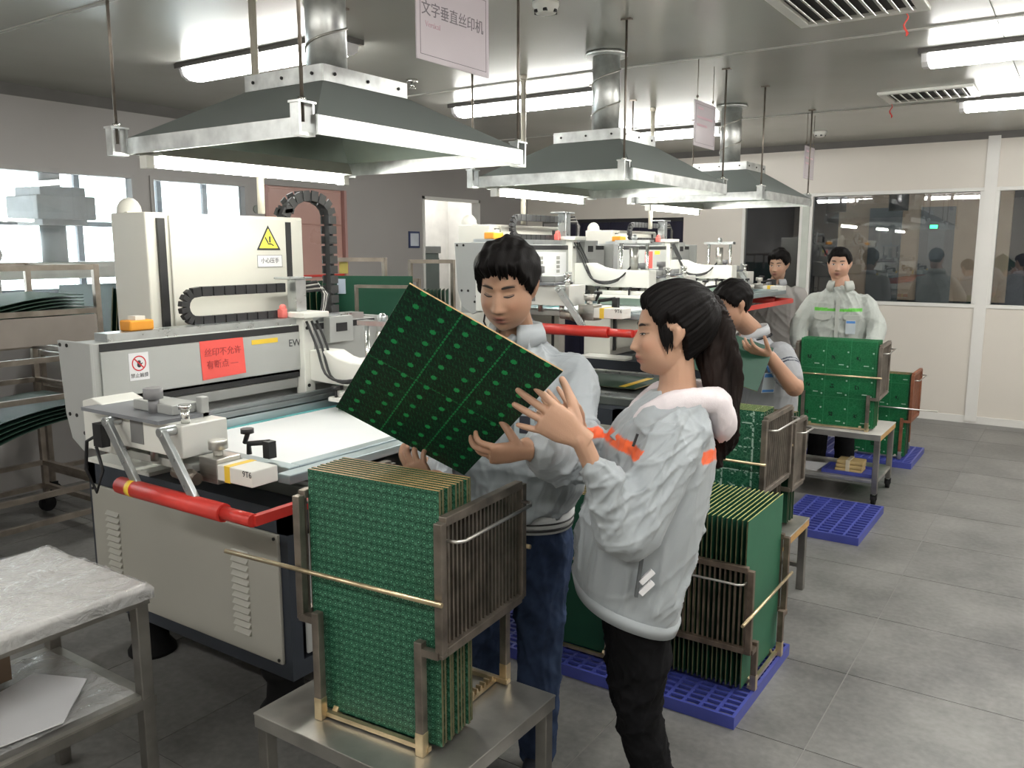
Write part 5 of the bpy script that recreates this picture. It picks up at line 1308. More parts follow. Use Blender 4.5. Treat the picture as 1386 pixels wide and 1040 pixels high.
# sleeve pocket zip, welt pocket, open flap
q = MB(); q.bar((-.868, 1.833, 1.205), (-.874, 1.822, 1.175), .006, .008, up=(.5, -.8, 0)); q.build('sleeve_zip', M_black, p2)
zp = V3(-.868, 2.0, 0) + L2_*.19
q = MB(); a = V3(-.953, 1.98, .905) + L2_*.212; b_ = a - UP*.10 + F2*.012; q.bar(a, b_, .008, .010, up=tuple(L2_)); wp = q.build('pocket_welt', mat('dark welt', (.10, .11, .115), .6), p2)
for k in range(2):
    q = MB(); c_ = b_ + UP*(.008 + .028*k) - F2*.010; q.bar(c_, c_ - F2*.03 + UP*.030, .014, .010, up=tuple(L2_)); q.build('white_trim', M_paper, wp)
# hood lying on the shoulders
g = MB(); NK = V3(-.856, 2.048, 1.262); hp_ = []
for an, r_, z, rr in ((-28, .135, -.075, .022), (-38, .11, -.035, .030), (-70, .088, .000, .034), (-110, .086, .008, .036), (-150, .096, .000, .040), (180, .100, -.010, .042), (150, .096, .000, .040), (110, .086, .008, .036), (70, .088, .0, .034), (38, .11, -.035, .030), (28, .135, -.075, .022)):
    hp_.append((NK + F2*math.cos(R_(an))*r_ - L2_*math.sin(R_(an))*r_*.95 + UP*z, rr))
limb(g, [a for a, b in hp_], [b for a, b in hp_], 16, 4)
limb(g, [NK - F2*.085 + UP*.0 + L2_*.06, NK - F2*.115 - UP*.06 + L2_*.03, NK - F2*.115 - UP*.11], [.034, .038, .022], 16)
limb(g, [NK - F2*.085 + UP*.0 - L2_*.06, NK - F2*.115 - UP*.05 - L2_*.02, NK - F2*.115 - UP*.10], [.034, .038, .022], 16)
garment('hood', g, .005, mat('pale pink white fleece', (.72, .66, .68), .9, var=.04, bump=.3, bscale=400), p2, None, 21, .006, 26, 5, 5)
# trousers and shoes
g = MB(); loft(g, [(hip2 - UP*.07, L2_, .145, F2, .095), (hip2, L2_, .15, F2, .10), (hip2 + UP*.08, L2_, .145, F2, .10)], 28)
for s in (.075, -.08): limb(g, [hip2 - UP*.03 + L2_*s, hip2*.5 + kn2*.5 + L2_*s*.95, kn2 + L2_*s*.85, kn2*.5 + an2*.5 + L2_*s*.9 - F2*.012, an2 + L2_*s*.95 - UP*.02], [.088, .080, .066, .058, .055], 18)
garment('trousers', g, .007, M_blackpant, p2, None, 6, .006, 28, 4, 6)
shoes(p2, [(V3(an2[0], an2[1], 0) + L2_*.07, F2), (V3(an2[0], an2[1], 0) - L2_*.075, F2)])
# hair drawn back into a ponytail
hz2 = lambda phi: np.where(phi < .5, .070, np.where(phi < 1.15, .070 - (phi - .5)/.65*.055, np.where(phi < 1.75, .015 + np.sin((phi-1.15)/.6*math.pi)*.018, .015 - np.clip((phi - 1.75)/.5, 0, 1)*.085)))
def th2(D): return .012 + .014*np.clip(D[:, 2], 0, 1) + .014*np.clip(-D[:, 1], 0, 1)
hair_mesh(HM2, hz2, th2, .92, 4, .95, spike=.0016, jag=.005, comb=(0, -.85, .55), nu=240, nv=120).build('hair', M_hair, p2)
g = MB()
PT = [V3(-.852, 2.078, 1.500), V3(-.828, 2.100, 1.518), V3(-.797, 2.118, 1.478), V3(-.772, 2.125, 1.38), V3(-.760, 2.122, 1.26), V3(-.756, 2.115, 1.16), V3(-.760, 2.10, 1.085)]
limb(g, PT, [.024, .028, .038, .046, .046, .038, .010], 20, 6)
limb(g, [PT[2] + F2*.02, PT[3] + F2*.035 + L2_*.02, PT[4] + F2*.012 + L2_*.02, PT[5] + F2*.02 - UP*.02], [.03, .036, .03, .008], 14, 5)
me = fuse(g, .005, 3); P = get_co(me); N_ = get_no(me); rel = P - V3(-.75, 2.13, 0); an = np.arctan2(rel @ L2_, rel @ F2)
h = .0028*np.sin(an*13 + 4*np.sin(P[:, 2]*16)) + .002*np.sin(an*29 + 3*np.sin(P[:, 2]*23)) + .004*np.sin(P[:, 2]*30 + an*2); set_co(me, P + N_*h[:, None])
M_hairb = mat('brown tipped hair', (.011, .007, .006), .62, spec=.12, var=.5, scale=26, stretch=(1, 1, .12), bump=.4, bscale=260)
put(me, 'ponytail', M_hairb, p2)
q = MB(); q.tube([tuple(V3(-.842, 2.088, 1.510) + (L2_*math.cos(a)*.033 + UP*math.sin(a)*.030 - F2*0.4*math.sin(a)*.03)) for a in np.linspace(0, 2*math.pi, 19)], .0095, 8); q.build('hair_tie', mat('dark hair tie', (.05, .03, .03), .7), p2)
q = MB(); q.ball(tuple(V3(-.836, 2.090, 1.496) + L2_*.032 + F2*.0), (.008, .008, .016), 10, 8); q.build('hair_bead', mat('pink brown bead', (.45, .22, .17), .4), p2)
for k in range(7):
    x0_ = .034 - .006*k; a = HM2[:3, :3] @ (V3(-.0655, x0_, .030)*.92) + HM2[:3, 3]; m_ = HM2[:3, :3] @ (V3(-.0705, x0_ - .003, -.005)*.92) + HM2[:3, 3]; b = HM2[:3, :3] @ (V3(-.071, x0_*.6 + .006, -.030 - .007*((k*5) % 4))*.92) + HM2[:3, 3]
    q = MB(); limb(q, [a, m_, b], [.0055, .0042, .0012], 6, 4); q.build('loose_strand', M_hair, p2)
# jacket lapel turned open below the hood
q = MB(); a = [NK + F2*.065 + L2_*.098 - UP*.03, NK + F2*.155 + L2_*.085 - UP*.115, NK + F2*.182 + L2_*.035 - UP*.095, NK + F2*.10 + L2_*.060 - UP*.02]
q.prism(a, tuple(UP*.006 + L2_*.006)); q.build('lapel', M_collar, p2, bevel=.002)
q = MB(); q.tube([tuple(NK + F2*.168 + L2_*.03 - UP*.10), tuple(NK + F2*.165 + L2_*.02 - UP*.25), tuple(NK + F2*.175 + L2_*.01 - UP*.45)], .006, 6); q.build('zip', mat('grey zip', (.2, .2, .2), .4), p2)

# ---- man in the polo shirt at the second machine ----------------------------------------------
F3 = unit((-.80, -.60, 0)); L3_ = V3(-F3[1], F3[0], 0); B3 = V3(-1.30, 4.31, 0)
T3 = [(B3 + F3*f + UP*z, L3_, hw, F3, hd) for z, f, hw, hd in ((.78, -.0, .155, .11), (.92, .01, .165, .115), (1.05, .05, .175, .12), (1.13, .075, .165, .11), (1.175, .09, .13, .085), (1.215, .105, .065, .06))]
sh3l = V3(-1.195, 4.115, 1.125); el3 = V3(-1.085, 3.985, 1.005); wr3 = V3(-1.165, 3.840, 1.165)
sh3r = V3(-1.46, 4.36, 1.125); er3 = V3(-1.60, 4.25, 1.0); wr3r = V3(-1.52, 4.02, 1.14)
p3, HM3 = person('man in grey polo shirt with blue badge bending over a board', B3, F3, ((-1.432, 4.062, 1.372), (-.62, -.72, -.32)), torso=T3, hs=.92, voxel=.005,
    arms=[([sh3l, el3, wr3], [.048, .044, .028]), ([sh3r, er3, wr3r], [.048, .042, .028])],
    legs=[([B3 + L3_*.08 + UP*.78, B3 + L3_*.085 + UP*.43, B3 + L3_*.09 + UP*.085], [.07, .05, .035]), ([B3 - L3_*.08 + UP*.78, B3 - L3_*.085 + UP*.43, B3 - L3_*.09 + UP*.085], [.07, .05, .035])],
    hands=[dict(wr=wr3, d=-RT*.75 + UP*.25 - FH*.25, N=UP*.85 + FH*.3, left=True, curls=[(10, 25, 20)]*4, thumb=(40, 30)), dict(wr=wr3r, d=V3(.2, -.7, .3), N=UP*.9 + RT*.2, left=False, curl=(10, 20, 15))], sk=(.42, .24, .16))
POLO = V3(.29, .30, .315)
g = MB(); loft(g, [(c, u, a*1.06 + .01, v, b*1.06 + .012) for c, u, a, v, b in T3[:-1]] + [(T3[-1][0], L3_, .075, F3, .072)], 36)
limb(g, [sh3l + (B3 - sh3l)*V3(.2, .2, 0), sh3l, sh3l*.5 + el3*.5, sh3l*.3 + el3*.7], [.072, .076, .070, .064], 18)
limb(g, [sh3r + (B3 - sh3r)*V3(.2, .2, 0), sh3r, sh3r*.5 + er3*.5], [.072, .076, .066], 18)
def c3(P):
    C = np.tile(POLO, (len(P), 1)); a = unit(el3 - sh3l); t_ = (P - sh3l) @ a; d_ = np.linalg.norm(P - sh3l - np.outer(t_, a), axis=1)
    for c in (.075, .092): C[(np.abs(t_ - c) < .0035) & (d_ < .09)] = V3(.02, .025, .05)
    return C
garment('polo_shirt', g, .007, M_polo, p3, c3, 15, .006, 20, 4, 5)
co3 = collar(p3, T3[-1][0] + UP*.0 - F3*.004, F3, L3_, .066, .066, .035, mat('grey polo collar', (.42, .43, .45), .8), .02, .5, tilt=.02)
q = MB(); q.tube([tuple(T3[-1][0] + F3*math.cos(a)*.098 + L3_*math.sin(a)*.098 + UP*(-.014 - .02*math.cos(a))) for a in np.linspace(.6, 2*math.pi - .6, 30)], .0028, 6); q.build('collar_stripe', M_navypant, co3)
g = MB(); loft(g, [(B3 + UP*.70, L3_, .155, F3, .115), (B3 + UP*.80, L3_, .155, F3, .112), (B3 + UP*.86, L3_, .15, F3, .11)], 24)
for s in (1, -1): limb(g, [B3 + L3_*.08*s + UP*.76, B3 + L3_*.085*s + UP*.43, B3 + L3_*.09*s + UP*.07], [.09, .068, .058], 16)
garment('trousers', g, .009, M_navypant, p3, None, 7, .005, 26, 4, 5)
shoes(p3, [(B3 + L3_*.09, F3), (B3 - L3_*.09, F3)], sole=False)
hz3 = lambda phi: np.where(phi < .7, .056, np.where(phi < 1.3, .056 - (phi-.7)/.6*.06, np.where(phi < 1.9, -.004 + (phi-1.3)/.6*.016, .012 - np.clip((phi - 1.9)/.4, 0, 1)*.078)))
hair_mesh(HM3, hz3, lambda D: .008 + .016*np.clip(D[:, 2], 0, 1), .92, 13, spike=.004, jag=.007, nu=110, nv=70).build('hair', M_hair, p3)
q = MB(); bp = V3(-1.228, 4.062, 1.005); Mb = frame(tuple(bp), tuple(unit((.86, .45, .05))), (.12, 0, 1))
def mb_box(M, x0, y0, z0, x1, y1, z1):
    q = MB(); q.box(x0, y0, z0, x1, y1, z1); q.v = [tuple(M @ Vector(v)) for v in q.v]; return q
bd = mb_box(Mb, -.03, -.05, -.002, .03, .05, .002).build('badge', M_badge, p3); mb_box(Mb, -.027, .028, .002, .027, .046, .003).build('badge_header', M_badgeb, bd); mb_box(Mb, -.027, -.046, .002, .027, -.034, .003).build('badge_footer', M_badgeb, bd)
q = MB(); q.tube([tuple(V3(*bp) + V3(0, 0, .05)), tuple(V3(*bp) + V3(-.012, .006, .075)), tuple(V3(*bp) + V3(-.02, .01, .12))], .006, 8); q.build('lanyard', M_badgeb, p3)
# the thin board he holds up
me = board_mesh(.36, .24, P_plain, M_edgey, .004); o3 = bpy.data.objects.new('circuit_board', me); col.objects.link(o3)
bx = unit(V3(.94, .26, -.31)); bz = unit(V3(-.5, -.62, -.42)); bz = unit(bz - bx*(bx @ bz)); by = np.cross(bz, bx)
o3.rotation_euler = Matrix(((bx[0], by[0], bz[0]), (bx[1], by[1], bz[1]), (bx[2], by[2], bz[2]))).to_euler(); o3.location = tuple(V3(-1.315, 3.80, 1.255))
tag(o3, 'thin green circuit board held flat by the man in the polo shirt', 'circuit board')

# ---- standing man behind the cart -------------------------------------------------------------
F4 = unit((.14, -.99, 0)); L4_ = V3(-F4[1], F4[0], 0); B4 = V3(-1.50, 6.60, 0)
T4 = tor(B4, F4, L4_, [(.80, .0, .17, .12), (.95, .0, .18, .125), (1.15, .0, .19, .125), (1.25, .0, .18, .11), (1.32, .0, .13, .085), (1.40, .01, .065, .06)])
s4l, s4r = B4 + L4_*.175 + UP*1.265, B4 - L4_*.175 + UP*1.265
e4l, e4r = B4 + L4_*.27 + F4*.05 + UP*1.075, B4 - L4_*.27 + F4*.08 + UP*1.07
w4l, w4r = B4 + L4_*.25 + F4*.20 + UP*.93, B4 - L4_*.25 + F4*.20 + UP*.93
p4, HM4 = person('standing man in pale grey jacket with green stripe behind the board rack on the cart', B4, F4, ((-1.515, 6.585, 1.535), (.10, -.99, -.02), .02), torso=T4, jaw=1.10, hs=.95, voxel=.005, neck=.06,
    arms=[([s4l, e4l, w4l], [.045, .04, .028]), ([s4r, e4r, w4r], [.045, .04, .028])],
    legs=[([B4 + L4_*.08 + UP*.8, B4 + L4_*.09 + UP*.44, B4 + L4_*.10 + UP*.085], [.07, .05, .035]), ([B4 - L4_*.08 + UP*.8, B4 - L4_*.09 + UP*.44, B4 - L4_*.10 + UP*.085], [.07, .05, .035])],
    hands=[dict(wr=w4l, d=F4*.6 - UP*.7, N=-L4_, left=True, curl=(15, 20, 15)), dict(wr=w4r, d=F4*.6 - UP*.7, N=L4_, left=False, curl=(15, 20, 15))], sk=(.46, .27, .19), eye=.0045)
g = MB(); loft(g, tor(B4, F4, L4_, [(.80, 0, .195, .14), (.95, 0, .205, .145), (1.12, 0, .212, .14), (1.22, 0, .205, .125), (1.30, 0, .165, .105), (1.345, 0, .118, .085), (1.38, .01, .078, .074)]), 36)
for s_, e_, w_ in ((s4l, e4l, w4l), (s4r, e4r, w4r)): limb(g, [s_*.85 + (B4 + UP*1.265)*.15, s_ - UP*.02, s_*.5 + e_*.5, e_, w_*.85 + e_*.15], [.070, .078, .074, .072, .058], 18)
def c4(P):
    C = np.tile(V3(.39, .415, .39), (len(P), 1)); rel = P - B4; l = rel @ L4_; f = rel @ F4
    C[(np.abs(P[:, 2] - 1.205 - .03*np.abs(l)) < .0115) & (f > .04) & (np.abs(l) < .165) & (np.abs(l) > .015)] = V3(.12, .50, .06)
    return C
garment('jacket', g, .0065, M_cloth, p4, c4, 31, .0085, 20, 5, 6)
collar(p4, B4 + UP*1.362, F4, L4_, .078, .078, .05, mat('pale green grey collar', (.41, .43, .40), .65), .026, .42)
q = MB(); q.bar(tuple(B4 + F4*.135 + UP*1.30), tuple(B4 + F4*.150 + UP*.84), .026, .006, up=tuple(F4)); q.build('placket', mat('pale green grey collar', (.41, .43, .40), .65), p4)
for s in (1, -1):
    Mf = frame(tuple(B4 + L4_*.10*s + F4*.140 + UP*1.150), tuple(-L4_), (0, 0, 1))
    q = MB(); q.prism([(-.055, .02, -.004), (.055, .02, -.004), (.055, -.008, -.004), (0, -.024, -.004), (-.055, -.008, -.004)], (0, 0, .012)); q.v = [tuple(Mf @ Vector(v)) for v in q.v]; q.build('pocket_flap', mat('pale green grey collar', (.41, .43, .40), .65), p4)
Mb = frame(tuple(B4 + L4_*.098 + F4*.152 + UP*1.085), tuple(-L4_), (0, 0, 1))
bd = mb_box(Mb, -.034, -.05, -.002, .034, .05, .002).build('badge', M_badge, p4); mb_box(Mb, -.03, .028, -.003, .03, .045, -.002).build('badge_header', M_badgeb, bd); mb_box(Mb, -.03, .028, .002, .03, .045, .003).build('badge_header', M_badgeb, bd); mb_box(Mb, -.012, -.025, .002, .014, .02, .003).build('badge_photo', M_badged, bd); mb_box(Mb, -.03, -.046, .002, .03, -.034, .003).build('badge_footer', M_badgeb, bd)
q = MB(); a = s4l + L4_*.073 + F4*.035 - UP*.03; q.bar(tuple(a), tuple(a - UP*.04), .008, .008); q.build('sleeve_zip', M_black, p4)
g = MB(); loft(g, tor(B4, F4, L4_, [(.70, 0, .165, .12), (.80, 0, .165, .12), (.86, 0, .16, .115)]), 24)
for s in (1, -1): limb(g, [B4 + L4_*.08*s + UP*.76, B4 + L4_*.09*s + UP*.44, B4 + L4_*.10*s + UP*.06], [.095, .078, .072], 16)
garment('trousers', g, .009, M_blackpant, p4, None, 8, .005, 26, 4, 5)
shoes(p4, [(B4 + L4_*.10, F4), (B4 - L4_*.10, F4)], M_black, sole=False)
hz4 = lambda phi: np.where(phi < .75, .060, np.where(phi < 1.2, .060 - (phi-.75)/.45*.062, np.where(phi < 1.9, -.002 + (phi-1.2)/.7*.014, .012 - np.clip((phi - 1.9)/.4, 0, 1)*.075)))
hair_mesh(HM4, hz4, lambda D: .007 + .013*np.clip(D[:, 2], 0, 1), .95, 14, 1.10, spike=.0025, jag=.003, nu=110, nv=70).build('hair', M_hair, p4)

# ---- man with white gloves at the far machine -------------------------------------------------
F5 = unit((.10, -.99, 0)); L5_ = V3(-F5[1], F5[0], 0); B5 = V3(-2.16, 7.22, 0)
T5 = tor(B5, F5, L5_, [(.78, .0, .16, .11), (.95, .0, .165, .115), (1.12, .0, .18, .118), (1.25, .0, .175, .105), (1.31, .0, .13, .08), (1.36, .01, .062, .058)])
s5l, s5r = B5 + L5_*.18 + UP*1.26, B5 - L5_*.18 + UP*1.26
e5l, e5r = B5 + L5_*.225 + F5*.02 + UP*1.0, B5 - L5_*.225 + F5*.02 + UP*1.0
w5l, w5r = B5 + L5_*.225 + F5*.12 + UP*.80, B5 - L5_*.225 + F5*.12 + UP*.80
p5, HM5 = person('man in grey polo shirt and white gloves behind the farthest machine', B5, F5, ((-2.145, 7.19, 1.515), (-.05, -.98, -.12), .02), torso=T5, hs=.95, voxel=.006,
    arms=[([s5l, e5l, w5l], [.046, .042, .028]), ([s5r, e5r, w5r], [.046, .042, .028])],
    legs=[([B5 + L5_*.08 + UP*.8, B5 + L5_*.09 + UP*.44, B5 + L5_*.10 + UP*.085], [.07, .05, .035]), ([B5 - L5_*.08 + UP*.8, B5 - L5_*.09 + UP*.44, B5 - L5_*.10 + UP*.085], [.07, .05, .035])],
    hands=[dict(wr=w5l, d=F5*.25 - UP*.9, N=-L5_, left=True), dict(wr=w5r, d=F5*.25 - UP*.9, N=L5_, left=False)], sk=(.40, .24, .165), eye=.004)
g = MB(); loft(g, [(c, u, a*1.07 + .01, v, b*1.07 + .012) for c, u, a, v, b in T5[:-1]] + [(T5[-1][0], L5_, .072, F5, .07)], 32)
for s_, e_ in ((s5l, e5l), (s5r, e5r)): limb(g, [s_*.85 + (B5 + UP*1.26)*.15, s_, s_*.3 + e_*.7], [.074, .076, .066], 16)
garment('polo_shirt', g, .008, M_polo, p5, lambda P: np.tile(V3(.34, .325, .31), (len(P), 1)), 17, .006, 20, 4, 5)
collar(p5, T5[-1][0] + UP*.0, F5, L5_, .066, .066, .035, mat('grey polo collar', (.42, .43, .45), .8), .02, .45)
q = MB(); hand(q, w5l, F5*.25 - UP*.9, -L5_, True, 1.12); me = fuse(q, .006, 2); put(me, 'glove', mat('white glove', (.66, .64, .60), .8), p5)
q = MB(); hand(q, w5r, F5*.25 - UP*.9, L5_, False, 1.12); me = fuse(q, .006, 2); put(me, 'glove', mat('white glove', (.66, .64, .60), .8), p5)
g = MB(); loft(g, tor(B5, F5, L5_, [(.70, 0, .155, .115), (.80, 0, .155, .112), (.85, 0, .15, .11)]), 24)
for s in (1, -1): limb(g, [B5 + L5_*.08*s + UP*.76, B5 + L5_*.09*s + UP*.44, B5 + L5_*.10*s + UP*.06], [.09, .07, .06], 16)
garment('trousers', g, .010, M_navypant, p5, None, 18, .005, 26, 4, 5)
shoes(p5, [(B5 + L5_*.10, F5), (B5 - L5_*.10, F5)], M_black, sole=False)
hair_mesh(HM5, hz3, lambda D: .012 + .022*np.clip(D[:, 2], 0, 1), .95, 19, spike=.005, jag=.009, nu=110, nv=70).build('hair', M_hair, p5)
# ------------------------------------------------------------------ hanging signs
M_sign = mat('glossy pale lilac sign board', (.62, .56, .60), .16, var=.02, coat=.5)
M_signtxt = mat('grey sign lettering', (.16, .14, .16), .4)
for k, (x, y0, y1, z0, z1, lab) in enumerate(((-1.9, 2.25, 2.66, 2.275, 2.56, 'white hanging sign with large Chinese lettering beside the nearest hood'), (-1.9, 4.65, 4.97, 2.23, 2.48, 'white hanging sign between the middle hood and the farthest hood'), (-1.9, 6.91, 7.19, 2.20, 2.45, 'small white hanging sign nearest the window wall'))):
    t = thing('hanging_sign', lab, 'sign', (x, (y0+y1)/2, z0))
    q = MB(); q.box(x - .003, y0, z0, x + .003, y1, z1); bd = q.build('sign_board', M_sign, t, bevel=.0015)
    q = MB(); e = .018
    for a in ((y0+e, z0+e, y1-e, z0+e+.002), (y0+e, z1-e-.002, y1-e, z1-e), (y0+e, z0+e+.002, y0+e+.002, z1-e-.002), (y1-e-.002, z0+e+.002, y1-e, z1-e-.002)): q.box(x + .003, a[0], a[1], x + .0036, a[2], a[3])
    q.build('border_line', M_signtxt, bd)
    for yy in (y0 + .04, y1 - .04):
        q = MB(); q.cyl((x, yy, z1 - .01), (x, yy, ZC), .0022, n=6); q.ball((x, yy, z1 + .02), .008, 8, 6); q.build('hanging_wire', M_dullsteel, t)
    s = (y1 - y0)/.41
    if k == 0:
        text('sign_title', '文字垂直丝印机', .050, FX((x + .0036, (y0+y1)/2 - .005, z0 + .165)), M_signtxt, bd)
        text('sign_subtitle', 'Vertical', .026, FX((x + .0036, y0 + .085, z0 + .118)), M_faint, bd)
    else:
        q = MB()
        for i, (a, b, h) in enumerate(((.15, .40, .82), (.12, .85, .62), (.12, .6, .45))): q.box(x + .003, y0 + (y1-y0)*a, z0 + (z1-z0)*h, x + .0036, y0 + (y1-y0)*b, z0 + (z1-z0)*(h + .05))
        q.build('faint_print', M_faint, bd)
# ------------------------------------------------------------------ ceiling fittings
for (x, y, lab) in ((-2.03, 3.27, 'white round smoke detector on the ceiling right of the big hanging sign'), (-2.10, 8.1, 'white round smoke detector on the ceiling near the window wall')):
    t = thing('smoke_detector', lab, 'smoke detector', (x, y, ZC))
    q = MB(); q.lathe((x, y, ZC - .05), [(.028, 0), (.045, .006), (.052, .022), (.058, .035), (.058, .05)], 24); q.build('body', M_white, t)
    q = MB()
    for k in range(6):
        a = k*math.pi/3; q.box(x + .044*math.cos(a) - .008, y + .044*math.sin(a) - .008, ZC - .045, x + .044*math.cos(a) + .008, y + .044*math.sin(a) + .008, ZC - .034)
    q.build('sensor_slots', M_black, t)
q = MB(); q.cyl((-3.61, 4.23, ZC - .02), (-3.61, 4.23, ZC), .035, n=16); q.cyl((-3.61, 4.23, ZC - .05), (-3.61, 4.23, ZC - .02), .010, n=10); q.cyl((-3.61, 4.23, ZC - .056), (-3.61, 4.23, ZC - .05), .022, n=12)
tag(q.build('sprinkler', M_chrome), 'small chrome ceiling sprinkler between the nearest hood and the sign', 'sprinkler')
def diffuser(label, x0, y0, x1, y1):
    t = thing('air_vent', label, 'air vent', ((x0+x1)/2, (y0+y1)/2, ZC)); z = ZC
    for a in ((x0, y0, x1, y0 + .05), (x0, y1 - .05, x1, y1), (x0, y0 + .05, x0 + .05, y1 - .05), (x1 - .05, y0 + .05, x1, y1 - .05)):
        q = MB(); q.box(a[0], a[1], z - .018, a[2], a[3], z - .0); q.build('frame_bar', M_white, t, bevel=.004)
    q = MB(); q.box(x0 + .05, y0 + .05, z - .003, x1 - .05, y1 - .05, z - .0005); q.build('dark_throat', mat('dark vent throat', (.05, .05, .05), .7), t)
    n = 9
    for k in range(n):
        xx = x0 + .05 + (x1 - x0 - .1)*(k + .5)/n
        q = MB(); q.bar((xx, y0 + .05, z - .012), (xx, y1 - .05, z - .012), .030, .003, up=(.6, 0, 1)); q.build('slat', M_white, t)
    return t
diffuser('square white air vent in the ceiling at the top of the photograph', -1.22, 3.70, -.66, 4.26)
diffuser('white air vent in the ceiling between the two lamps at the right', -1.28, 6.33, -.70, 6.78)
for (x, y, lab) in ((-.76, 4.27, 'red ribbon hanging from the nearer ceiling vent'), (-1.27, 6.80, 'red ribbon hanging from the farther ceiling vent')):
    q = MB(); P = [(x + .008*math.sin(k*1.1), y + .006*math.cos(k), ZC - .015 - .012*k) for k in range(9)]
    q.tube(P, [.006, .004, .005, .004, .005, .006, .005, .007, .004], 6, flat=.4); tag(q.build('red_ribbon', M_red), lab, 'ribbon')

# ------------------------------------------------------------------ steel table under clear film at the lower left
tb = thing('steel_table', 'steel work table with lower shelf under clear plastic film, bottom left corner', 'table', (-2.36, .85, 0))
X0, X1, Y0, Y1, H = -2.64, -2.10, .42, 1.29, .72
q = MB(); q.box(X0, Y0, H - .012, X1, Y1, H); q.build('top', mat('pale table top', (.74, .72, .69), .4, .2, var=.1, scale=4), tb)
for a in ((X0, Y0, X1, Y0 + .004), (X0, Y1 - .004, X1, Y1), (X0, Y0 + .004, X0 + .004, Y1 - .004), (X1 - .004, Y0 + .004, X1, Y1 - .004)):
    q = MB(); q.box(a[0], a[1], H - .055, a[2], a[3], H - .012); q.build('apron', M_legs, tb)
q = MB(); q.box(X0 + .01, Y0 + .01, .388, X1 - .01, Y1 - .01, .40); q.build('shelf', M_steeltop, tb)
for a in ((X0, Y0, X1, Y0 + .02), (X0, Y1 - .02, X1, Y1), (X1 - .02, Y0 + .02, X1, Y1 - .02)):
    q = MB(); q.box(a[0], a[1], .36, a[2], a[3], .388); q.build('shelf_rail', M_legs, tb)
for x in (X0 + .003, X1 - .040):
    for y in (Y0 + .003, Y1 - .040):
        q = MB(); q.box(x, y, 0, x + .037, y + .037, H - .012); q.build('leg', M_legs, tb, bevel=.003)
def film_mat():
    m, nt, p = newmat('clear crumpled film'); L = nt.links.new
    p.inputs['Base Color'].default_value = (.86, .86, .86, 1); p.inputs['Roughness'].default_value = .08; p.inputs['Alpha'].default_value = .42; p.inputs['Coat Weight'].default_value = .8; p.inputs['Specular IOR Level'].default_value = .9
    tc = nd(nt, 'ShaderNodeTexCoord'); v = nd(nt, 'ShaderNodeTexNoise'); v.inputs['Scale'].default_value = 9; v.inputs['Detail'].default_value = 6; v.inputs['Distortion'].default_value = 1.6; L(tc.outputs['Object'], v.inputs['Vector'])
    b = nd(nt, 'ShaderNodeBump'); b.inputs['Strength'].default_value = 1.0; b.inputs['Distance'].default_value = .035; L(v.outputs[0], b.inputs['Height']); L(b.outputs[0], p.inputs['Normal'])
    return m
M_film = film_mat()
def film(name, label, x0, y0, x1, y1, z, hang, parent=None):
    q = MB(); nx, ny = 46, 60; e = .012
    def pt(i, j):
        u, v = i/(nx-1), j/(ny-1); hx = x0 - e - hang + (x1 - x0 + 2*e + 2*hang)*u; hy = y0 - e - hang + (y1 - y0 + 2*e + 2*hang)*v
        ox = max(0, x0 - hx, hx - x1); oy = max(0, y0 - hy, hy - y1); o_ = max(ox, oy)
        n1 = mnoise.noise(Vector((hx*9, hy*9, z*3)))*.006 + abs(mnoise.noise(Vector((hx*22, hy*22, 2))))*.006
        cx, cy = min(max(hx, x0 - .008), x1 + .008), min(max(hy, y0 - .008), y1 + .008)
        return (cx + n1*(ox > 0), cy + n1*(oy > 0), z + .003 + max(n1, 0)*(o_ == 0)*1.6 - max(0, o_ - .006) )
    V = [pt(i, j) for j in range(ny) for i in range(nx)]
    q.add(V, [(j*nx+i, j*nx+i+1, (j+1)*nx+i+1, (j+1)*nx+i) for j in range(ny-1) for i in range(nx-1)], True)
    return tag(q.build(name, M_film), label, 'plastic film')
film('plastic_film', 'crumpled clear plastic film over the top of the table at the bottom left', X0, Y0, X1, Y1, H, .035)
film('plastic_film', 'crumpled clear plastic film over the lower shelf of the table at the bottom left', X0 + .045, Y0 + .045, X1 - .045, Y1 - .045, .40, .0)
q = MB(); q.prism([(-2.46, 1.13, .413), (-2.30, 1.20, .413), (-2.13, 1.04, .413), (-2.16, .84, .413), (-2.38, .86, .413)], (0, 0, .004)); tag(q.build('paper_sheet', M_paper), 'white paper sheet lying on the lower shelf at the bottom left', 'paper')
bx_ = thing('cardboard_box', 'brown cardboard box at the back of the lower shelf, bottom left corner', 'box', (-2.53, .9, .413)); M_card = mat('brown cardboard', (.16, .11, .075), .75, var=.15)
q = MB(); q.box(-2.61, .72, .413, -2.48, 1.08, .60); q.build('carton', M_card, bx_, bevel=.003)
q = MB(); q.box(-2.612, .718, .601, -2.545, 1.082, .604); q.build('flap', M_card, bx_)
q = MB(); q.box(-2.543, .718, .601, -2.478, 1.082, .604); q.build('flap', M_card, bx_)

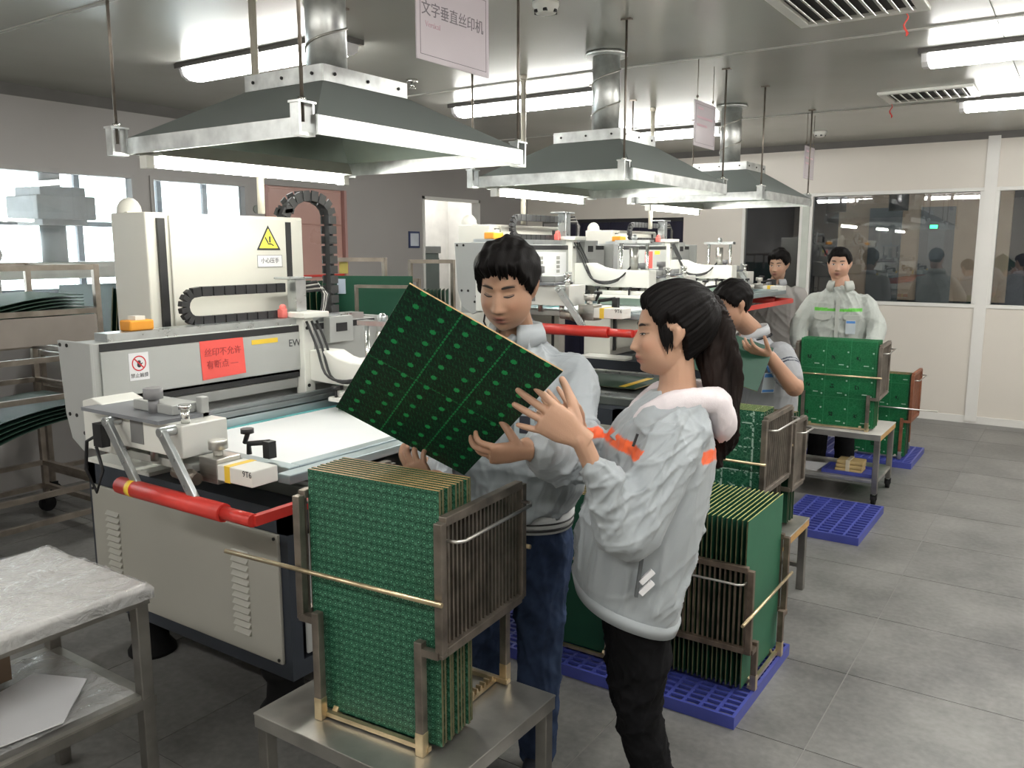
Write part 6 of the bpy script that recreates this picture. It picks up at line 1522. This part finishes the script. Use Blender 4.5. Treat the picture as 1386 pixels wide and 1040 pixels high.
# ------------------------------------------------------------------ drying trolleys along the left wall
M_tr = mat('brownish steel trolley tube', (.30, .26, .22), .4, .7, var=.2, scale=14, bump=.06)
def trolley(label, x0, y0, x1, y1, rails, ztop, tube=.032, wheels=True, plates=()):
    t = thing('drying_trolley', label, 'trolley', ((x0+x1)/2, (y0+y1)/2, 0)); zb = .11
    for x in (x0, x1):
        for y in (y0, y1):
            q = MB(); q.box(x - tube/2, y - tube/2, zb, x + tube/2, y + tube/2, ztop); pt = q.build('post', M_tr, t, bevel=.002)
            q = MB(); q.cyl((x - .014, y, .05), (x + .014, y, .05), .05, n=16); q.box(x - .02, y - .025, .05, x - .015, y + .025, zb); q.box(x + .015, y - .025, .05, x + .02, y + .025, zb); q.build('caster', M_rubber, pt)
    for z in rails:
        for a, b in (((x0, y0), (x1, y0)), ((x0, y1), (x1, y1)), ((x0, y0), (x0, y1)), ((x1, y0), (x1, y1))):
            q = MB(); d = (Vector((b[0]-a[0], b[1]-a[1], 0))).normalized()*tube/2; q.bar((a[0] + d.x, a[1] + d.y, z), (b[0] - d.x, b[1] - d.y, z), tube*.9, tube*.9); q.build('rail', M_tr, t)
    for (z0, z1) in plates:
        q = MB(); q.box(x1 + .012, y0 + .02, z0, x1 + .016, y1 - .02, z1); q.build('side_plate', mat('grey brown plate', (.33, .29, .26), .5, .3), t)
    return t
trolley('tall brown steel drying trolley at the left edge with sagging green sheets', -5.35, 1.72, -4.6, 2.64, (.17, .32, .85, 1.06, 1.31, 1.55), 1.566, plates=((1.14, 1.29),))
def sag_sheet(y0, y1, x0, x1, z, dip, label, grp, m):
    q = MB(); n = 18; th = .003; top = []
    for k in range(n + 1):
        u = k/n; top.append((y0 + (y1 - y0)*u, z - dip*((1 - u)**2.2)))
    poly = [(x0, y, zz) for y, zz in top] + [(x0, y, zz - th) for y, zz in reversed(top)]
    vs = []; 
    for y, zz in top: vs += [(x0, y, zz), (x1, y, zz), (x1, y, zz - th), (x0, y, zz - th)]
    fs = []
    for k in range(n):
        for a in range(4): b = (a+1) % 4; fs.append((4*k+a, 4*k+b, 4*k+4+b, 4*k+4+a))
    fs += [(3, 2, 1, 0), (4*n, 4*n+1, 4*n+2, 4*n+3)]
    q.add(vs, fs, False); return tag(q.build('green_sheet', m), label, 'sheet', grp)
M_sheet = mat('dull green flexible sheet', (.05, .105, .075), .5, var=.15, scale=8); M_sheet2 = mat('dark green flexible sheet', (.025, .06, .045), .5, var=.15, scale=8)
for k in range(9): sag_sheet(1.76, 2.58, -5.2, -4.63, 1.40 - .018*k, .17 + .014*k, 'curved green sheet sagging on the upper level of the left trolley', 'sheets on the upper trolley level', M_sheet)
for k in range(5): sag_sheet(1.76, 2.60, -5.2, -4.63, .80 - .02*k, .16 + .02*k, 'dark green sheet sagging on the lower level of the left trolley', 'sheets on the lower trolley level', M_sheet2)
# second trolley with boards standing on edge
trolley('brown steel trolley full of green boards standing behind the left trolley', -5.62, 2.82, -4.9, 3.62, (.2, .75, .98), 1.0)
me = board_mesh(.62, .42, P_plain, mat('grey green board edge', (.12, .17, .10), .55, var=.2), .006)
for k in range(20): board(me, (-5.26 + random.uniform(-.006, .006), 2.90 + .034*k, 1.0), R(random.uniform(-.6, .6)), 'green board on edge in the trolley by the left window', 'boards in the second trolley', tilt=R(-6))
# trolleys between the first and second machine, by the left wall
def end_frame(label, x0, y0, x1, y1, z1, w=.028, z0=0.0, cat='rack frame'):
    t = thing('steel_rack_frame', label, cat, ((x0+x1)/2, (y0+y1)/2, z0))
    for a in ((x0, y0), (x1, y1)):
        q = MB(); q.box(a[0] - w/2, a[1] - w/2, z0, a[0] + w/2, a[1] + w/2, z1); q.build('upright', M_tr, t, bevel=.002)
        q = MB(); q.bar((a[0] - .05, a[1], z0 + .012), (a[0] + .05, a[1], z0 + .012), w, .024); q.build('foot', M_tr, t)
    q = MB(); q.bar((x0, y0, z1 - w/2 + .001), (x1, y1, z1 - w/2 + .001), w*1.02, w); q.build('top_bar', M_tr, t)
    q = MB(); q.bar((x0, y0, z0 + .08), (x1, y1, z0 + .08), w*.8, w*.8); q.build('cross_bar', M_tr, t)
    return t
end_frame('brown steel frame with a yellow card, left of the doorway', -4.32, 4.16, -4.0, 4.36, 1.59, z0=.951)
end_frame('brown steel frame in front of the doorway', -4.18, 4.84, -3.92, 5.02, 1.57, z0=.951)
end_frame('lower brown steel frame between the two taller frames', -4.70, 4.86, -4.34, 5.12, 1.42, z0=.951)
t = thing('board_table', 'low steel table by the left wall carrying upright boards', 'table', (-4.3, 4.2, 0))
q = MB(); q.box(-4.75, 3.70, .93, -3.45, 5.35, .95); q.build('top', M_steeltop, t)
for x in (-4.72, -3.5):
    for y in (3.73, 5.30):
        q = MB(); q.box(x, y, 0, x + .03, y + .03, .93); q.build('leg', M_legs, t)
me = board_mesh(.40, .48, P_plain, mat('dark brown board edge', (.075, .055, .035), .6, var=.3), .004)
for k in range(7): board(me, (-4.42 + .037*k, 3.98 + .022*k, .951), R(118), 'dark board on edge beside the big green board by the left wall', 'dark boards left of the big green board', tilt=0)
me = board_mesh(.62, .52, mat_big := pcb('matte green board', (.014, .082, .045), (.012, .07, .04), (.02, .1, .05), 'plain', .5), M_edgey, .004)
board(me, (-3.98, 4.18, .951), R(22), 'large plain green board standing behind the held board near the left wall', roll=R(0))
me = board_mesh(.34, .40, P_plain, mat('dark brown board edge', (.075, .055, .035), .6), .004)
for k in range(12): board(me, (-4.2 + .024*k, 4.78 + .017*k, .951), R(125), 'dark board on edge in front of the doorway', 'dark boards in front of the doorway')
end_frame('thin pale steel frame leaning on the large green board', -3.90, 3.98, -3.52, 4.10, 1.42, w=.02, z0=.951)
q = MB(); q.box(-.035, -.001, -.05, .035, .001, .05); o = q.build('label_card', mat('pale blue card', (.50, .56, .66), .5)); o.location = (-4.165 + .004, 4.105 - .006, 1.40); o.rotation_euler = (0, 0, R(22)); tag(o, 'pale blue blank card hanging on the dark boards', 'card')
q = MB(); q.box(-.03, -.001, -.04, .03, .001, .04); o = q.build('label_card', mat('dull yellow card', (.40, .33, .08), .5)); o.location = (-4.24, 4.21, 1.522); o.rotation_euler = (0, 0, R(32)); tag(o, 'dull yellow card hanging on the brown steel frame', 'card')

# ------------------------------------------------------------------ things on the second machine's bed and on the cart
me = board_mesh(.44, .50, P_plain, M_edge, .003)
o = bpy.data.objects.new('circuit_board', me); col.objects.link(o); o.location = (-2.55, 4.50, .866); o.rotation_euler = (R(90), 0, R(90)); tag(o, 'dark green circuit board lying on the bed of the middle machine', 'circuit board')
q = MB(); q.box(-2.16, 4.3, .8695, -2.12, 4.68, .871); tag(q.build('yellow_tape', M_yellow), 'strip of yellow tape along the board on the middle machine', 'tape')
tr = thing('blue_tray', 'flat blue tray at the front of the lower cart shelf', 'tray', (-1.22, 5.86, .16))
q = MB(); q.box(-1.36, 5.76, .161, -1.04, 5.98, .168); q.build('base', M_blue, tr)
for a in ((-1.36, 5.76, -1.04, 5.768), (-1.36, 5.972, -1.04, 5.98), (-1.36, 5.768, -1.352, 5.972), (-1.048, 5.768, -1.04, 5.972)):
    q = MB(); q.box(a[0], a[1], .168, a[2], a[3], .185); q.build('side', M_blue, tr)
pk = thing('paper_bundle', 'small yellow paper bundle on the blue tray of the cart', 'bundle', (-1.2, 5.87, .168)); M_bun = mat('yellowish paper bundle', (.52, .38, .17), .7, var=.15)
for k in range(3):
    q = MB(); q.box(-1.285 + .004*k, 5.80 + .003*k, .169 + .027*k, -1.115 + .003*k, 5.94 - .004*k, .194 + .027*k); q.build('bundle', M_bun, pk, bevel=.006)
q = MB(); q.box(-1.215, 5.797, .169, -1.19, 5.945, .252); q.build('band', mat('pale band', (.62, .55, .40), .6), pk)
q = MB(); q.prism([(-1.55, 5.78, .161), (-1.39, 5.76, .161), (-1.38, 6.0, .161), (-1.56, 5.98, .161)], (0, 0, .006)); tag(q.build('paper_sheet', M_paper), 'white papers lying flat on the lower cart shelf', 'paper')
